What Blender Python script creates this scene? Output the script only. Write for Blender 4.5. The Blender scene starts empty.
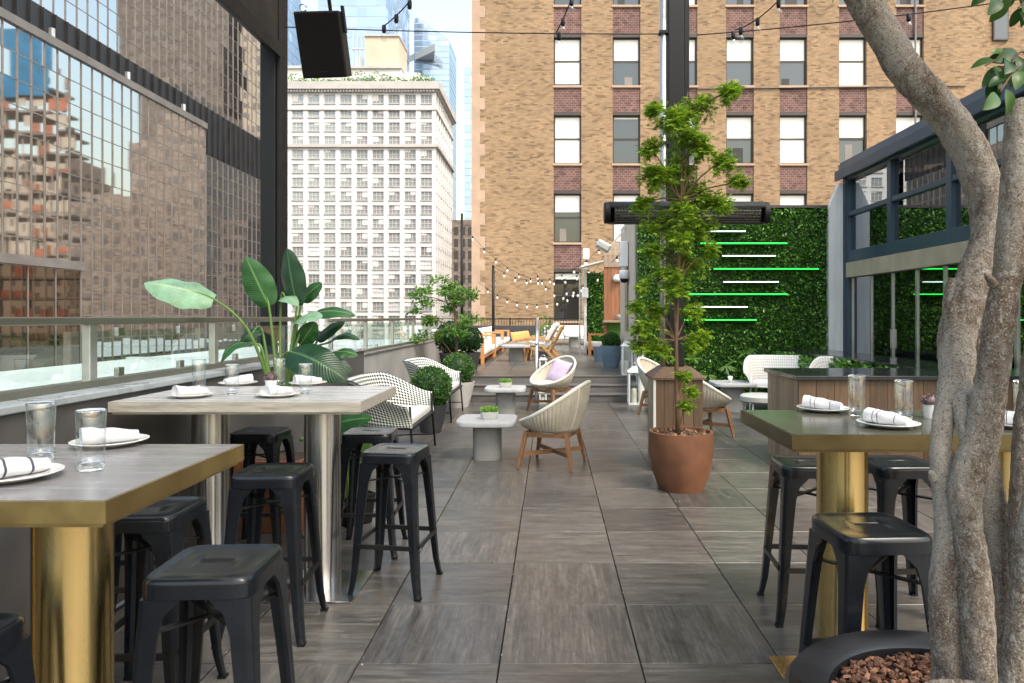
import bpy, bmesh, math, random
from mathutils import Vector, Matrix, noise
random.seed(7)
scene = bpy.context.scene
COL = scene.collection
F, CX, HY, H = 690.0, 551.0, 317.0, 1.49
def PX(px, Y): return (px-CX)*Y/F
def PZ(py, Y): return H-(py-HY)*Y/F
def P(px, py, Y): return Vector((PX(px, Y), Y, PZ(py, Y)))
R = math.radians
rnd = random.uniform

# ------------------------------------------------------------ materials
def newmat(name):
    m = bpy.data.materials.new(name); m.use_nodes = True
    nt = m.node_tree
    b = nt.nodes['Principled BSDF']
    return m, nt, b
def link(nt, a, b): nt.links.new(a, b)
def node(nt, t, **kw):
    n = nt.nodes.new(t)
    for k, v in kw.items():
        if k.startswith('i_'): n.inputs[k[2:].replace('_', ' ')].default_value = v
        else: setattr(n, k, v)
    return n
def c4(c): return (c[0], c[1], c[2], 1)
def mixcol(nt, fac, a, b, mode='MIX'):
    n = nt.nodes.new('ShaderNodeMix'); n.data_type = 'RGBA'; n.blend_type = mode
    for k, v in ((0, fac), (6, a), (7, b)):
        if hasattr(v, 'links') or hasattr(v, 'is_linked'): nt.links.new(v, n.inputs[k])
        elif isinstance(v, (tuple, list)): n.inputs[k].default_value = c4(v)
        else: n.inputs[k].default_value = v
    return n.outputs[2]
def coords(nt, kind='Object', scale=(1, 1, 1)):
    tc = nt.nodes.new('ShaderNodeTexCoord'); mp = nt.nodes.new('ShaderNodeMapping')
    mp.inputs['Scale'].default_value = scale
    nt.links.new(tc.outputs[kind], mp.inputs['Vector'])
    return mp.outputs['Vector']
def noisef(nt, vec, scale, detail=4, rough=.6, dist=0):
    n = nt.nodes.new('ShaderNodeTexNoise')
    n.inputs['Scale'].default_value = scale; n.inputs['Detail'].default_value = detail
    n.inputs['Roughness'].default_value = rough; n.inputs['Distortion'].default_value = dist
    nt.links.new(vec, n.inputs['Vector']); return n.outputs['Fac']
def ramp(nt, fac, stops):
    n = nt.nodes.new('ShaderNodeValToRGB'); e = n.color_ramp.elements
    while len(e) < len(stops): e.new(.5)
    for q, (p, c) in zip(e, stops):
        q.position = p; q.color = c4(c) if isinstance(c, (tuple, list)) else (c, c, c, 1)
    nt.links.new(fac, n.inputs['Fac']); return n.outputs['Color']
def bump(nt, b, fac, strength=.3, dist=.01):
    n = nt.nodes.new('ShaderNodeBump'); n.inputs['Strength'].default_value = strength
    n.inputs['Distance'].default_value = dist
    nt.links.new(fac, n.inputs['Height']); nt.links.new(n.outputs['Normal'], b.inputs['Normal'])
def pm(name, col, rough=.5, metal=0, var=.18, scale=6, bmp=0, bscale=60, stretch=(1, 1, 1), rv=.1, spec=.5, coat=0):
    m, nt, b = newmat(name)
    v = coords(nt, 'Object', stretch)
    f = noisef(nt, v, scale, 6)
    lo = tuple(max(0, x*(1-var)) for x in col); hi = tuple(min(1, x*(1+var)) for x in col)
    link(nt, ramp(nt, f, [(.3, lo), (.7, hi)]), b.inputs['Base Color'])
    link(nt, ramp(nt, f, [(.3, max(.02, rough-rv)), (.7, min(1, rough+rv))]), b.inputs['Roughness'])
    b.inputs['Metallic'].default_value = metal
    b.inputs['Specular IOR Level'].default_value = spec
    b.inputs['Coat Weight'].default_value = coat
    if bmp: bump(nt, b, noisef(nt, v, bscale, 4), bmp, .005)
    return m
M = {}
M['steel_dark'] = pm('gunmetal_paint', (.0105, .013, .018), .23, .3, .3, 5, .04, 90, rv=.08)
M['steel_dark2'] = pm('black_paint', (.010, .011, .012), .4, .2, .2, 7)
M['black'] = pm('black_matt', (.005, .005, .0055), .6, 0, .2, 9, spec=.3)
M['frame_black'] = pm('frame_black', (.005, .006, .0072), .5, 0, .25, 3, spec=.3)
M['brass'] = pm('brushed_brass', (.62, .46, .20), .27, 1, .03, 3, 0, 40, (10, 10, .3), .012)
M['steel'] = pm('brushed_steel', (.56, .55, .54), .24, 1, .04, 3, 0, 40, (14, 14, .3), .03)
for k_ in ('brass', 'steel'):       # spun metal: highlights smear along the axis
    nt_ = M[k_].node_tree; b_ = nt_.nodes['Principled BSDF']
    b_.inputs['Anisotropic'].default_value = .85
    tg = nt_.nodes.new('ShaderNodeTangent'); tg.direction_type = 'RADIAL'; tg.axis = 'Z'
    nt_.links.new(tg.outputs[0], b_.inputs['Tangent']); b_.inputs['Anisotropic Rotation'].default_value = 0.25
M['brass_edge'] = pm('satin_brass_edge', (.55, .41, .18), .38, 1, .08, 5)
M['brass_edge_shaded'] = pm('shaded_brass_edge', (.15, .118, .06), .40, 1, .12, 5)  # brass edge again, its missing bright reflections put into a darker colour
M['frost'] = pm('frosted_bulb', (.8, .78, .72), .25, 0, .02)
M['steel_pale'] = pm('satin_steel', (.55, .55, .54), .35, .9, .1, 4)
M['rail'] = pm('rail_steel', (.26, .255, .22), .32, .8, .05, 3, rv=.03)
M['white_cer'] = pm('white_ceramic', (.68, .68, .66), .18, 0, .03, 3, coat=.3)
M['cloth'] = pm('white_cotton', (.54, .54, .555), .9, 0, .06, 30, .3, 300)
M['stripe'] = pm('navy_stripe', (.05, .055, .08), .9, 0, .1, 30)
M['conc_lt'] = pm('pale_concrete', (.24, .24, .225), .6, 0, .12, 7, .1, 40)
M['conc_top'] = pm('pale_terrazzo', (.36, .37, .37), .42, 0, .08, 12)
M['conc_wall'] = pm('grey_concrete', (.075, .072, .068), .7, 0, .25, 2.5, .15, 25)
M['ledge'] = pm('stone_ledge', (.30, .33, .35), .3, 0, .15, 4, .05, 30)
M['rope'] = pm('cream_rope', (.43, .39, .31), .8, 0, .12, 14, .4, 180)
M['rope_rim'] = pm('pale_rope', (.60, .57, .50), .75, 0, .1, 18, .3, 160)
M['lilac'] = pm('lilac_cloth', (.48, .38, .50), .9, 0, .18, 25, .3, 200)
M['teak'] = pm('teak_wood', (.205, .10, .045), .45, 0, .25, 4, .1, 40, (12, 12, 1.2))
M['teak_or'] = pm('orange_teak', (.50, .22, .075), .5, 0, .22, 4, .1, 40, (6, 6, 1.2))
M['amber'] = pm('amber_cloth', (.62, .30, .10), .85, 0, .15, 9)
M['cush'] = pm('white_cushion', (.62, .61, .59), .9, 0, .05, 7, .15, 60)
M['terra'] = pm('terracotta', (.135, .054, .024), .7, 0, .38, 4, .2, 30)
M['blue_pot'] = pm('blue_grey_glaze', (.115, .165, .22), .4, 0, .15, 4)
M['grey_pot'] = pm('pale_grey_fibre', (.45, .44, .42), .6, 0, .1, 5)
M['dark_pot'] = pm('charcoal_fibre', (.035, .036, .04), .55, 0, .25, 4, .1, 30)
M['blue_steel'] = pm('blue_grey_steel', (.038, .062, .088), .4, .1, .15, 2)
M['panel_wh'] = pm('weathered_white_panel', (.60, .595, .58), .6, 0, .15, 2, 0, 30, (6, 6, .4))
M['beige_beam'] = pm('beige_stone_beam', (.36, .30, .22), .6, 0, .15, 4)
M['stone_black'] = pm('black_stone', (.02, .022, .024), .12, 0, .3, 6)
M['wht_paint'] = pm('white_paint', (.58, .585, .58), .5, 0, .06, 4)
M['wax'] = pm('candle_wax', (.8, .74, .6), .5, 0, .04, 4)
M['soil'] = pm('soil', (.05, .032, .02), .95, 0, .5, 40, .8, 60)
M['asphalt'] = pm('asphalt', (.055, .055, .056), .85, 0, .2, .4)
M['roof_pale'] = pm('pale_roof', (.52, .555, .575), .5, 0, .1, .15)
M['stem'] = pm('green_stem', (.10, .19, .04), .5, 0, .25, 5)
M['twig'] = pm('brown_twig', (.11, .065, .035), .8, 0, .3, 20, .4, 60)
M['copper'] = pm('heater_bronze', (.035, .032, .03), .4, .5, .2, 8)
M['element'] = pm('heater_element', (.42, .40, .36), .3, 1, .2, 20)
M['concrete_f'] = pm('raw_concrete', (.33, .27, .21), .8, 0, .3, .3)
M['netting'] = pm('orange_netting', (.42, .15, .075), .8, 0, .4, .5)
M['bluewrap'] = pm('blue_wrap', (.02, .17, .33), .7, 0, .3, .5)
M['bronze'] = pm('bronze_mullion', (.19, .17, .155), .45, .4, .2, .5)
M['louvre'] = pm('black_louvre', (.014, .014, .016), .5, 0, .3, .6)
M['wb_stone'] = pm('white_limestone', (.68, .655, .64), .8, 0, .06, .12)
M['wb_trim'] = pm('limestone_cornice', (.46, .43, .41), .8, 0, .12, .3)
M['wb_frame'] = pm('window_grey', (.5, .49, .47), .5, 0, .1, .5)
M['tan_block'] = pm('tan_render', (.52, .44, .34), .8, 0, .12, .15)
M['dark_frame'] = pm('bronze_window_frame', (.045, .035, .03), .5, 0, .2, 3)
M['blind'] = pm('white_blind', (.74, .73, .69), .7, 0, .04, 1.2, 0, 10, (1, 1, 12))
M['pink_stone'] = pm('pink_quoin', (.40, .28, .20), .8, 0, .15, 1.2)
M['camera_w'] = pm('white_plastic', (.7, .7, .7), .4, 0, .04, 4)

def glassy(name, tint=(1, 1, 1), base=.06, transp=(1, 1, 1)):
    m, nt, b = newmat(name); nt.nodes.remove(b)
    out = nt.nodes['Material Output']
    tr = node(nt, 'ShaderNodeBsdfTransparent'); tr.inputs['Color'].default_value = c4(transp)
    gl = node(nt, 'ShaderNodeBsdfGlossy'); gl.inputs['Roughness'].default_value = .0
    gl.inputs['Color'].default_value = c4(tint)
    fr = node(nt, 'ShaderNodeFresnel'); fr.inputs['IOR'].default_value = 1.5
    mx = node(nt, 'ShaderNodeMixShader')
    ad = node(nt, 'ShaderNodeMath', operation='ADD'); ad.inputs[1].default_value = base; ad.use_clamp = True
    ge = node(nt, 'ShaderNodeNewGeometry'); iv = node(nt, 'ShaderNodeMath', operation='SUBTRACT'); iv.inputs[0].default_value = 1
    ml = node(nt, 'ShaderNodeMath', operation='MULTIPLY'); link(nt, ge.outputs['Backfacing'], iv.inputs[1])
    link(nt, fr.outputs[0], ad.inputs[0]); link(nt, ad.outputs[0], ml.inputs[0]); link(nt, iv.outputs[0], ml.inputs[1]); link(nt, ml.outputs[0], mx.inputs[0])
    link(nt, tr.outputs[0], mx.inputs[1]); link(nt, gl.outputs[0], mx.inputs[2]); link(nt, mx.outputs[0], out.inputs[0])
    return m
M['rail_glass'] = glassy('railing_glass', (.9, 1, .95), .12, (.87, .945, .92))
M['tumbler'] = glassy('tumbler_glass', (1, 1, 1), .085, (.95, .965, .975))
M['clear'] = glassy('bulb_glass', (1, 1, 1), .05, (.93, .95, .95))
M['pav_glass'] = glassy('pavilion_glass', (.9, .95, 1), .36, (.45, .50, .53))
m, nt, b = newmat('thick_glass')
b.inputs['Base Color'].default_value = (.97, .99, 1, 1); b.inputs['Roughness'].default_value = .01
b.inputs['Transmission Weight'].default_value = 1; b.inputs['IOR'].default_value = 1.45
M['thick_glass'] = m
def mirror_glass(name, tint, dark, fac, rough=.02, var=.3):
    m, nt, b = newmat(name); nt.nodes.remove(b)
    out = nt.nodes['Material Output']
    g = node(nt, 'ShaderNodeNewGeometry')
    d = node(nt, 'ShaderNodeBsdfDiffuse')
    link(nt, ramp(nt, g.outputs['Random Per Island'], [(0, tuple(x*(1-var) for x in dark)), (.8, dark), (1, tuple(x*(1+3*var) for x in dark))]), d.inputs['Color'])
    gl = node(nt, 'ShaderNodeBsdfGlossy'); gl.inputs['Roughness'].default_value = rough; gl.inputs['Color'].default_value = c4(tint)
    mx = node(nt, 'ShaderNodeMixShader'); mx.inputs[0].default_value = fac
    link(nt, d.outputs[0], mx.inputs[1]); link(nt, gl.outputs[0], mx.inputs[2]); link(nt, mx.outputs[0], out.inputs[0])
    return m
M['tower_glass'] = mirror_glass('bronze_tower_glass', (.70, .70, .71), (.05, .048, .048), .78, .03)
M['wing_glass'] = mirror_glass('dark_bronze_glass', (.45, .38, .33), (.02, .016, .013), .35)
M['win_glass'] = mirror_glass('office_window_glass', (.7, .75, .8), (.03, .028, .026), .12)
M['wb_glass'] = mirror_glass('far_window_glass', (.7, .75, .8), (.36, .36, .365), .15, .2, .45)
M['blue_glass'] = mirror_glass('blue_tower_glass', (.62, .70, .82), (.26, .34, .45), .4, .08)

def emis(name, col, s):
    m, nt, b = newmat(name)
    b.inputs['Base Color'].default_value = c4(col)
    b.inputs['Emission Color'].default_value = c4(col); b.inputs['Emission Strength'].default_value = s
    return m
M['neon_g'] = emis('green_light_tube', (.012, .8, .07), 1.1)
M['neon_w'] = emis('white_light_tube', (.75, 1, .88), .6)
M['lamp_warm'] = emis('warm_wall_lamp', (1, .8, .5), 2)

# leaves
def leafmat(name, cols, transl=.35, rough=.45):
    m, nt, b = newmat(name)
    out = nt.nodes['Material Output']
    g = node(nt, 'ShaderNodeNewGeometry')
    n = len(cols)
    c = ramp(nt, g.outputs['Random Per Island'], [(i/(n-1) if n > 1 else 0, x) for i, x in enumerate(cols)])
    link(nt, c, b.inputs['Base Color']); b.inputs['Roughness'].default_value = rough
    t = node(nt, 'ShaderNodeBsdfTranslucent'); link(nt, c, t.inputs['Color'])
    mx = node(nt, 'ShaderNodeMixShader'); mx.inputs[0].default_value = transl
    link(nt, b.outputs[0], mx.inputs[1]); link(nt, t.outputs[0], mx.inputs[2]); link(nt, mx.outputs[0], out.inputs[0])
    return m
M['lf_maple'] = leafmat('lime_maple_leaf', [(.10, .205, .012), (.17, .32, .018), (.27, .44, .028), (.42, .56, .05)], .5)
M['lf_wall'] = leafmat('wall_leaf', [(.025, .075, .010), (.055, .16, .018), (.10, .26, .03), (.20, .40, .07)], .15, .35)
M['lf_box'] = leafmat('boxwood_leaf', [(.025, .08, .012), (.05, .13, .02), (.09, .20, .03)], .25)
M['lf_tree'] = leafmat('bright_leaf', [(.05, .13, .015), (.09, .22, .025), (.16, .32, .045)], .4)
M['lf_dark'] = leafmat('dark_leaf', [(.008, .03, .008), (.015, .055, .012), (.03, .08, .018)], .2)
M['lf_grass'] = leafmat('grass_blade', [(.06, .14, .02), (.12, .22, .03), (.22, .28, .06)], .3)
M['lf_suc'] = leafmat('succulent_leaf', [(.12, .28, .04), (.20, .40, .06), (.30, .48, .10)], .3)
M['lf_mag'] = leafmat('glossy_tree_leaf', [(.015, .055, .01), (.035, .10, .015), (.10, .21, .04)], .3, .35)
M['lf_purple'] = leafmat('purple_succulent', [(.14, .08, .11), (.22, .14, .16), (.10, .12, .07)], .2)
M['chips'] = leafmat('bark_chip', [(.05, .02, .012), (.13, .05, .025), (.26, .13, .07), (.08, .035, .022), (.17, .075, .04)], 0, .8)
def palm_leafmat(name, col, rib):
    m, nt, b = newmat(name); out = nt.nodes['Material Output']
    uv = coords(nt, 'UV')
    sx = node(nt, 'ShaderNodeSeparateXYZ'); link(nt, uv, sx.inputs[0])
    d = node(nt, 'ShaderNodeMath', operation='ABSOLUTE')
    s = node(nt, 'ShaderNodeMath', operation='SUBTRACT'); s.inputs[1].default_value = .5
    link(nt, sx.outputs[0], s.inputs[0]); link(nt, s.outputs[0], d.inputs[0])
    mid = ramp(nt, d.outputs[0], [(0, 1.0), (.022, .9), (.04, 0.0)])
    w = node(nt, 'ShaderNodeMath', operation='MULTIPLY_ADD')   # slanted side veins
    w.inputs[1].default_value = 46; link(nt, sx.outputs[1], w.inputs[0])
    d2 = node(nt, 'ShaderNodeMath', operation='MULTIPLY'); d2.inputs[1].default_value = -14; link(nt, d.outputs[0], d2.inputs[0]); link(nt, d2.outputs[0], w.inputs[2])
    sn = node(nt, 'ShaderNodeMath', operation='SINE'); ml = node(nt, 'ShaderNodeMath', operation='MULTIPLY'); ml.inputs[1].default_value = 3.2
    link(nt, w.outputs[0], ml.inputs[0]); link(nt, ml.outputs[0], sn.inputs[0])
    n = noisef(nt, coords(nt, 'Object'), 9, 4)
    base = ramp(nt, n, [(.3, tuple(x*.75 for x in col)), (.7, tuple(min(1, x*1.3) for x in col))])
    c = mixcol(nt, mid, base, rib)
    link(nt, c, b.inputs['Base Color']); b.inputs['Roughness'].default_value = .3
    bump(nt, b, sn.outputs[0], .35, .003)
    t = node(nt, 'ShaderNodeBsdfTranslucent'); link(nt, c, t.inputs['Color'])
    mx = node(nt, 'ShaderNodeMixShader'); mx.inputs[0].default_value = .25
    link(nt, b.outputs[0], mx.inputs[1]); link(nt, t.outputs[0], mx.inputs[2]); link(nt, mx.outputs[0], out.inputs[0])
    return m
M['bop_dark'] = palm_leafmat('banana_leaf_dark', (.009, .045, .013), (.06, .15, .045))
M['bop_mid'] = palm_leafmat('banana_leaf_mid', (.022, .095, .022), (.14, .26, .07))
M['bop_pale'] = palm_leafmat('banana_leaf_pale', (.20, .36, .22), (.30, .44, .26))

# floor pavers: wood-look porcelain, per-tile grain via UV
def tilemat():
    m, nt, b = newmat('wood_look_paver')
    g = node(nt, 'ShaderNodeNewGeometry')
    uv = coords(nt, 'UV')
    # shift each tile's UV randomly
    sc = node(nt, 'ShaderNodeVectorMath', operation='SCALE'); sc.inputs['Scale'].default_value = 50
    cb = node(nt, 'ShaderNodeCombineXYZ')
    for i in range(3): link(nt, g.outputs['Random Per Island'], cb.inputs[i])
    link(nt, cb.outputs[0], sc.inputs[0])
    ad = node(nt, 'ShaderNodeVectorMath', operation='ADD'); link(nt, uv, ad.inputs[0]); link(nt, sc.outputs[0], ad.inputs[1])
    def mp(s):
        q = node(nt, 'ShaderNodeMapping'); q.inputs['Scale'].default_value = s; link(nt, ad.outputs[0], q.inputs['Vector']); return q.outputs[0]
    f1 = noisef(nt, mp((1.6, 34, 1)), 1.0, 9, .7, .5)
    f2 = noisef(nt, mp((.8, 4, 1)), 1.6, 4, .6, .8)
    f3 = noisef(nt, mp((3, 120, 1)), 1.0, 3, .6)
    c1 = ramp(nt, f1, [(.30, (.046, .0435, .0395)), (.5, (.088, .084, .077)), (.70, (.146, .141, .132))])
    c2 = ramp(nt, f2, [(.33, (.68, .68, .70)), (.67, (1.18, 1.17, 1.15))])
    c = mixcol(nt, 1, c1, c2, 'MULTIPLY')
    tint = ramp(nt, g.outputs['Random Per Island'], [(0, (.74, .73, .71)), (.3, (.92, .92, .93)), (.6, (1.0, .98, .94)), (1, (1.24, 1.23, 1.21))])
    c = mixcol(nt, 1, c, tint, 'MULTIPLY')
    f4 = noisef(nt, mp((2.2, 5, 1)), 1.7, 7, .68, 1.2)
    c = mixcol(nt, 1, c, ramp(nt, f4, [(.34, (.74, .745, .76)), (.5, (1, 1, 1)), (.66, (1.26, 1.24, 1.21))]), 'MULTIPLY')
    w = noisef(nt, coords(nt, 'Object'), 1.3, 5)
    c = mixcol(nt, ramp(nt, w, [(.56, 0.0), (.75, .22)]), c, (.22, .21, .20))
    link(nt, c, b.inputs['Base Color'])
    link(nt, ramp(nt, f1, [(.2, .24), (.8, .42)]), b.inputs['Roughness'])
    bump(nt, b, f3, .25, .002)
    return m
M['tile'] = tilemat()
M['joint'] = pm('dark_joint', (.012, .012, .012), .9)

def brickmat(name, c1, c2, mortar, scale=1.0, rowh=.075, bw=.24, var=True):
    m, nt, b = newmat(name)
    tc = coords(nt, 'Object')
    s = node(nt, 'ShaderNodeSeparateXYZ'); link(nt, tc, s.inputs[0])
    a = node(nt, 'ShaderNodeMath', operation='ADD'); link(nt, s.outputs[0], a.inputs[0]); link(nt, s.outputs[1], a.inputs[1])
    cb = node(nt, 'ShaderNodeCombineXYZ'); link(nt, a.outputs[0], cb.inputs[0]); link(nt, s.outputs[2], cb.inputs[1])
    br = node(nt, 'ShaderNodeTexBrick'); link(nt, cb.outputs[0], br.inputs['Vector'])
    br.inputs['Scale'].default_value = scale
    br.inputs['Color1'].default_value = c4(c1); br.inputs['Color2'].default_value = c4(c2); br.inputs['Mortar'].default_value = c4(mortar)
    br.inputs['Mortar Size'].default_value = .012; br.inputs['Brick Width'].default_value = bw; br.inputs['Row Height'].default_value = rowh
    br.inputs['Bias'].default_value = -.1
    c = br.outputs['Color']
    # whole dark and pale bricks: one random value per brick
    def mth(op, x, y=None):
        q = node(nt, 'ShaderNodeMath', operation=op)
        for i, v in enumerate((x, y)):
            if v is None: continue
            if isinstance(v, (int, float)): q.inputs[i].default_value = v
            else: link(nt, v, q.inputs[i])
        return q.outputs[0]
    row = mth('FLOOR', mth('DIVIDE', s.outputs[2], rowh))
    cell = mth('FLOOR', mth('ADD', mth('DIVIDE', a.outputs[0], bw), mth('MULTIPLY', mth('MODULO', row, 2), .5)))
    cc = node(nt, 'ShaderNodeCombineXYZ'); link(nt, cell, cc.inputs[0]); link(nt, row, cc.inputs[1])
    wn = node(nt, 'ShaderNodeTexWhiteNoise', noise_dimensions='2D'); link(nt, cc.outputs[0], wn.inputs['Vector'])
    tone = ramp(nt, wn.outputs['Value'], [(0, (.42, .38, .35)), (.12, (.72, .69, .66)), (.4, (.95, .94, .93)), (.8, (1.06, 1.04, 1.01)), (1, (1.22, 1.19, 1.12))])
    c = mixcol(nt, .85, c, tone, 'MULTIPLY')
    big = ramp(nt, noisef(nt, tc, .35, 5), [(.3, (.82, .80, .78)), (.7, (1.12, 1.10, 1.08))])
    c = mixcol(nt, 1, c, big, 'MULTIPLY')
    link(nt, c, b.inputs['Base Color']); b.inputs['Roughness'].default_value = .85
    bump(nt, b, br.outputs['Fac'], -.4, .02)
    return m
M['brick'] = brickmat('tan_brick', (.31, .205, .115), (.25, .16, .087), (.26, .195, .13), 1, .072, .23)
M['brick_p'] = brickmat('purple_brick', (.155, .075, .07), (.10, .048, .048), (.21, .155, .135), 1, .11, .2)
M['brick_far'] = brickmat('far_tan_brick', (.40, .335, .28), (.32, .26, .21), (.36, .30, .25), 1, .4, 1.2)
M['brick_far2'] = brickmat('far_brown_brick', (.20, .17, .15), (.16, .13, .11), (.2, .175, .155), 1, .4, 1.2)

def plankmat(name, col, var=.35, vert=True):
    m, nt, b = newmat(name)
    g = node(nt, 'ShaderNodeNewGeometry')
    st = (28, 28, 1.6) if vert else (1.6, 28, 28)
    f = noisef(nt, coords(nt, 'Object', st), 1.2, 7, .65, .5)
    c = ramp(nt, f, [(.25, tuple(x*(1-var)*.8 for x in col)), (.5, col), (.78, tuple(min(1, x*(1+var)) for x in col))])
    t = ramp(nt, g.outputs['Random Per Island'], [(0, (.72, .70, .68)), (1, (1.25, 1.25, 1.25))])
    link(nt, mixcol(nt, 1, c, t, 'MULTIPLY'), b.inputs['Base Color'])
    b.inputs['Roughness'].default_value = .6
    bump(nt, b, f, .25, .004)
    return m
M['plank'] = plankmat('weathered_cedar', (.092, .054, .029))
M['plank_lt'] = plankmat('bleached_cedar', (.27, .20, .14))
M['plank_dk'] = plankmat('rusty_planks', (.22, .09, .04))
def tabletop(name, lo, hi, rough):
    m, nt, b = newmat(name)
    f = noisef(nt, coords(nt, 'Object', (1.2, 14, 1)), 2.2, 7, .6, .6)
    link(nt, ramp(nt, f, [(.25, lo), (.75, hi)]), b.inputs['Base Color'])
    link(nt, ramp(nt, f, [(.25, rough), (.75, rough+.12)]), b.inputs['Roughness'])
    return m
M['top_grey'] = tabletop('grey_oak_laminate', (.15, .142, .142), (.25, .243, .245), .18)
M['top_pale'] = tabletop('pale_oak_laminate', (.33, .325, .32), (.45, .445, .44), .22)
M['top_olive'] = tabletop('olive_oak_laminate', (.05, .05, .036), (.105, .10, .078), .12)
M['edge_pale'] = pm('pale_stone_edge', (.34, .31, .265), .45, 0, .3, 6, 0, 30, (1, 8, 8))

def weavemat():
    m, nt, b = newmat('black_white_weave')
    uv = coords(nt, 'UV')
    q = node(nt, 'ShaderNodeMapping'); q.inputs['Rotation'].default_value = (0, 0, R(45)); link(nt, uv, q.inputs['Vector'])
    ch = node(nt, 'ShaderNodeTexChecker'); link(nt, q.outputs[0], ch.inputs['Vector']); ch.inputs['Scale'].default_value = 74
    ch.inputs['Color1'].default_value = (.60, .64, .58, 1); ch.inputs['Color2'].default_value = (.02, .02, .022, 1)
    link(nt, ch.outputs['Color'], b.inputs['Base Color']); b.inputs['Roughness'].default_value = .7
    bump(nt, b, ch.outputs['Fac'], .5, .006)
    return m
M['weave'] = weavemat()
def weave2():
    m, nt, b = newmat('white_weave')
    q = node(nt, 'ShaderNodeMapping'); q.inputs['Rotation'].default_value = (0, 0, R(45)); link(nt, coords(nt, 'UV'), q.inputs['Vector'])
    ch = node(nt, 'ShaderNodeTexChecker'); link(nt, q.outputs[0], ch.inputs['Vector']); ch.inputs['Scale'].default_value = 66
    ch.inputs['Color1'].default_value = (.62, .61, .58, 1); ch.inputs['Color2'].default_value = (.42, .42, .39, 1)
    link(nt, ch.outputs['Color'], b.inputs['Base Color']); b.inputs['Roughness'].default_value = .7
    bump(nt, b, ch.outputs['Fac'], .5, .006)
    return m
M['weave_w'] = weave2()

def barkmat():
    m, nt, b = newmat('mottled_bark')
    v = coords(nt, 'Object')
    f1 = noisef(nt, coords(nt, 'Object', (1, 1, .6)), 26, 8, .72, .5); f2 = noisef(nt, v, 190, 4, .75); f3 = noisef(nt, coords(nt, 'Object', (1, 1, .5)), 75, 7, .75, .6)
    brown_f = noisef(nt, v, 5.0, 5)
    c = ramp(nt, f1, [(.3, (.09, .062, .044)), (.43, (.20, .15, .11)), (.58, (.33, .275, .222)), (.74, (.46, .41, .355))])
    # reddish-brown patches, pale lichen flecks
    c = mixcol(nt, ramp(nt, brown_f, [(.48, 0.0), (.62, .6)]), c, (.19, .12, .08))
    pa = noisef(nt, coords(nt, 'Object', (1, 1, .35)), 7.0, 5)
    c = mixcol(nt, ramp(nt, pa, [(.48, 0.0), (.58, .65)]), c, (.54, .48, .41))
    c = mixcol(nt, ramp(nt, f3, [(.53, 0.0), (.60, .8)]), c, (.50, .47, .42))
    c = mixcol(nt, ramp(nt, f2, [(.57, 0.0), (.63, .85)]), c, (.62, .57, .50))
    c = mixcol(nt, ramp(nt, f2, [(.36, .9), (.44, 0.0)]), c, (.045, .03, .022))
    link(nt, c, b.inputs['Base Color']); b.inputs['Roughness'].default_value = .85
    ad = node(nt, 'ShaderNodeMath', operation='ADD'); link(nt, f2, ad.inputs[0]); link(nt, f3, ad.inputs[1])
    bump(nt, b, ad.outputs[0], .9, .012)
    return m
M['bark'] = barkmat()

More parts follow.
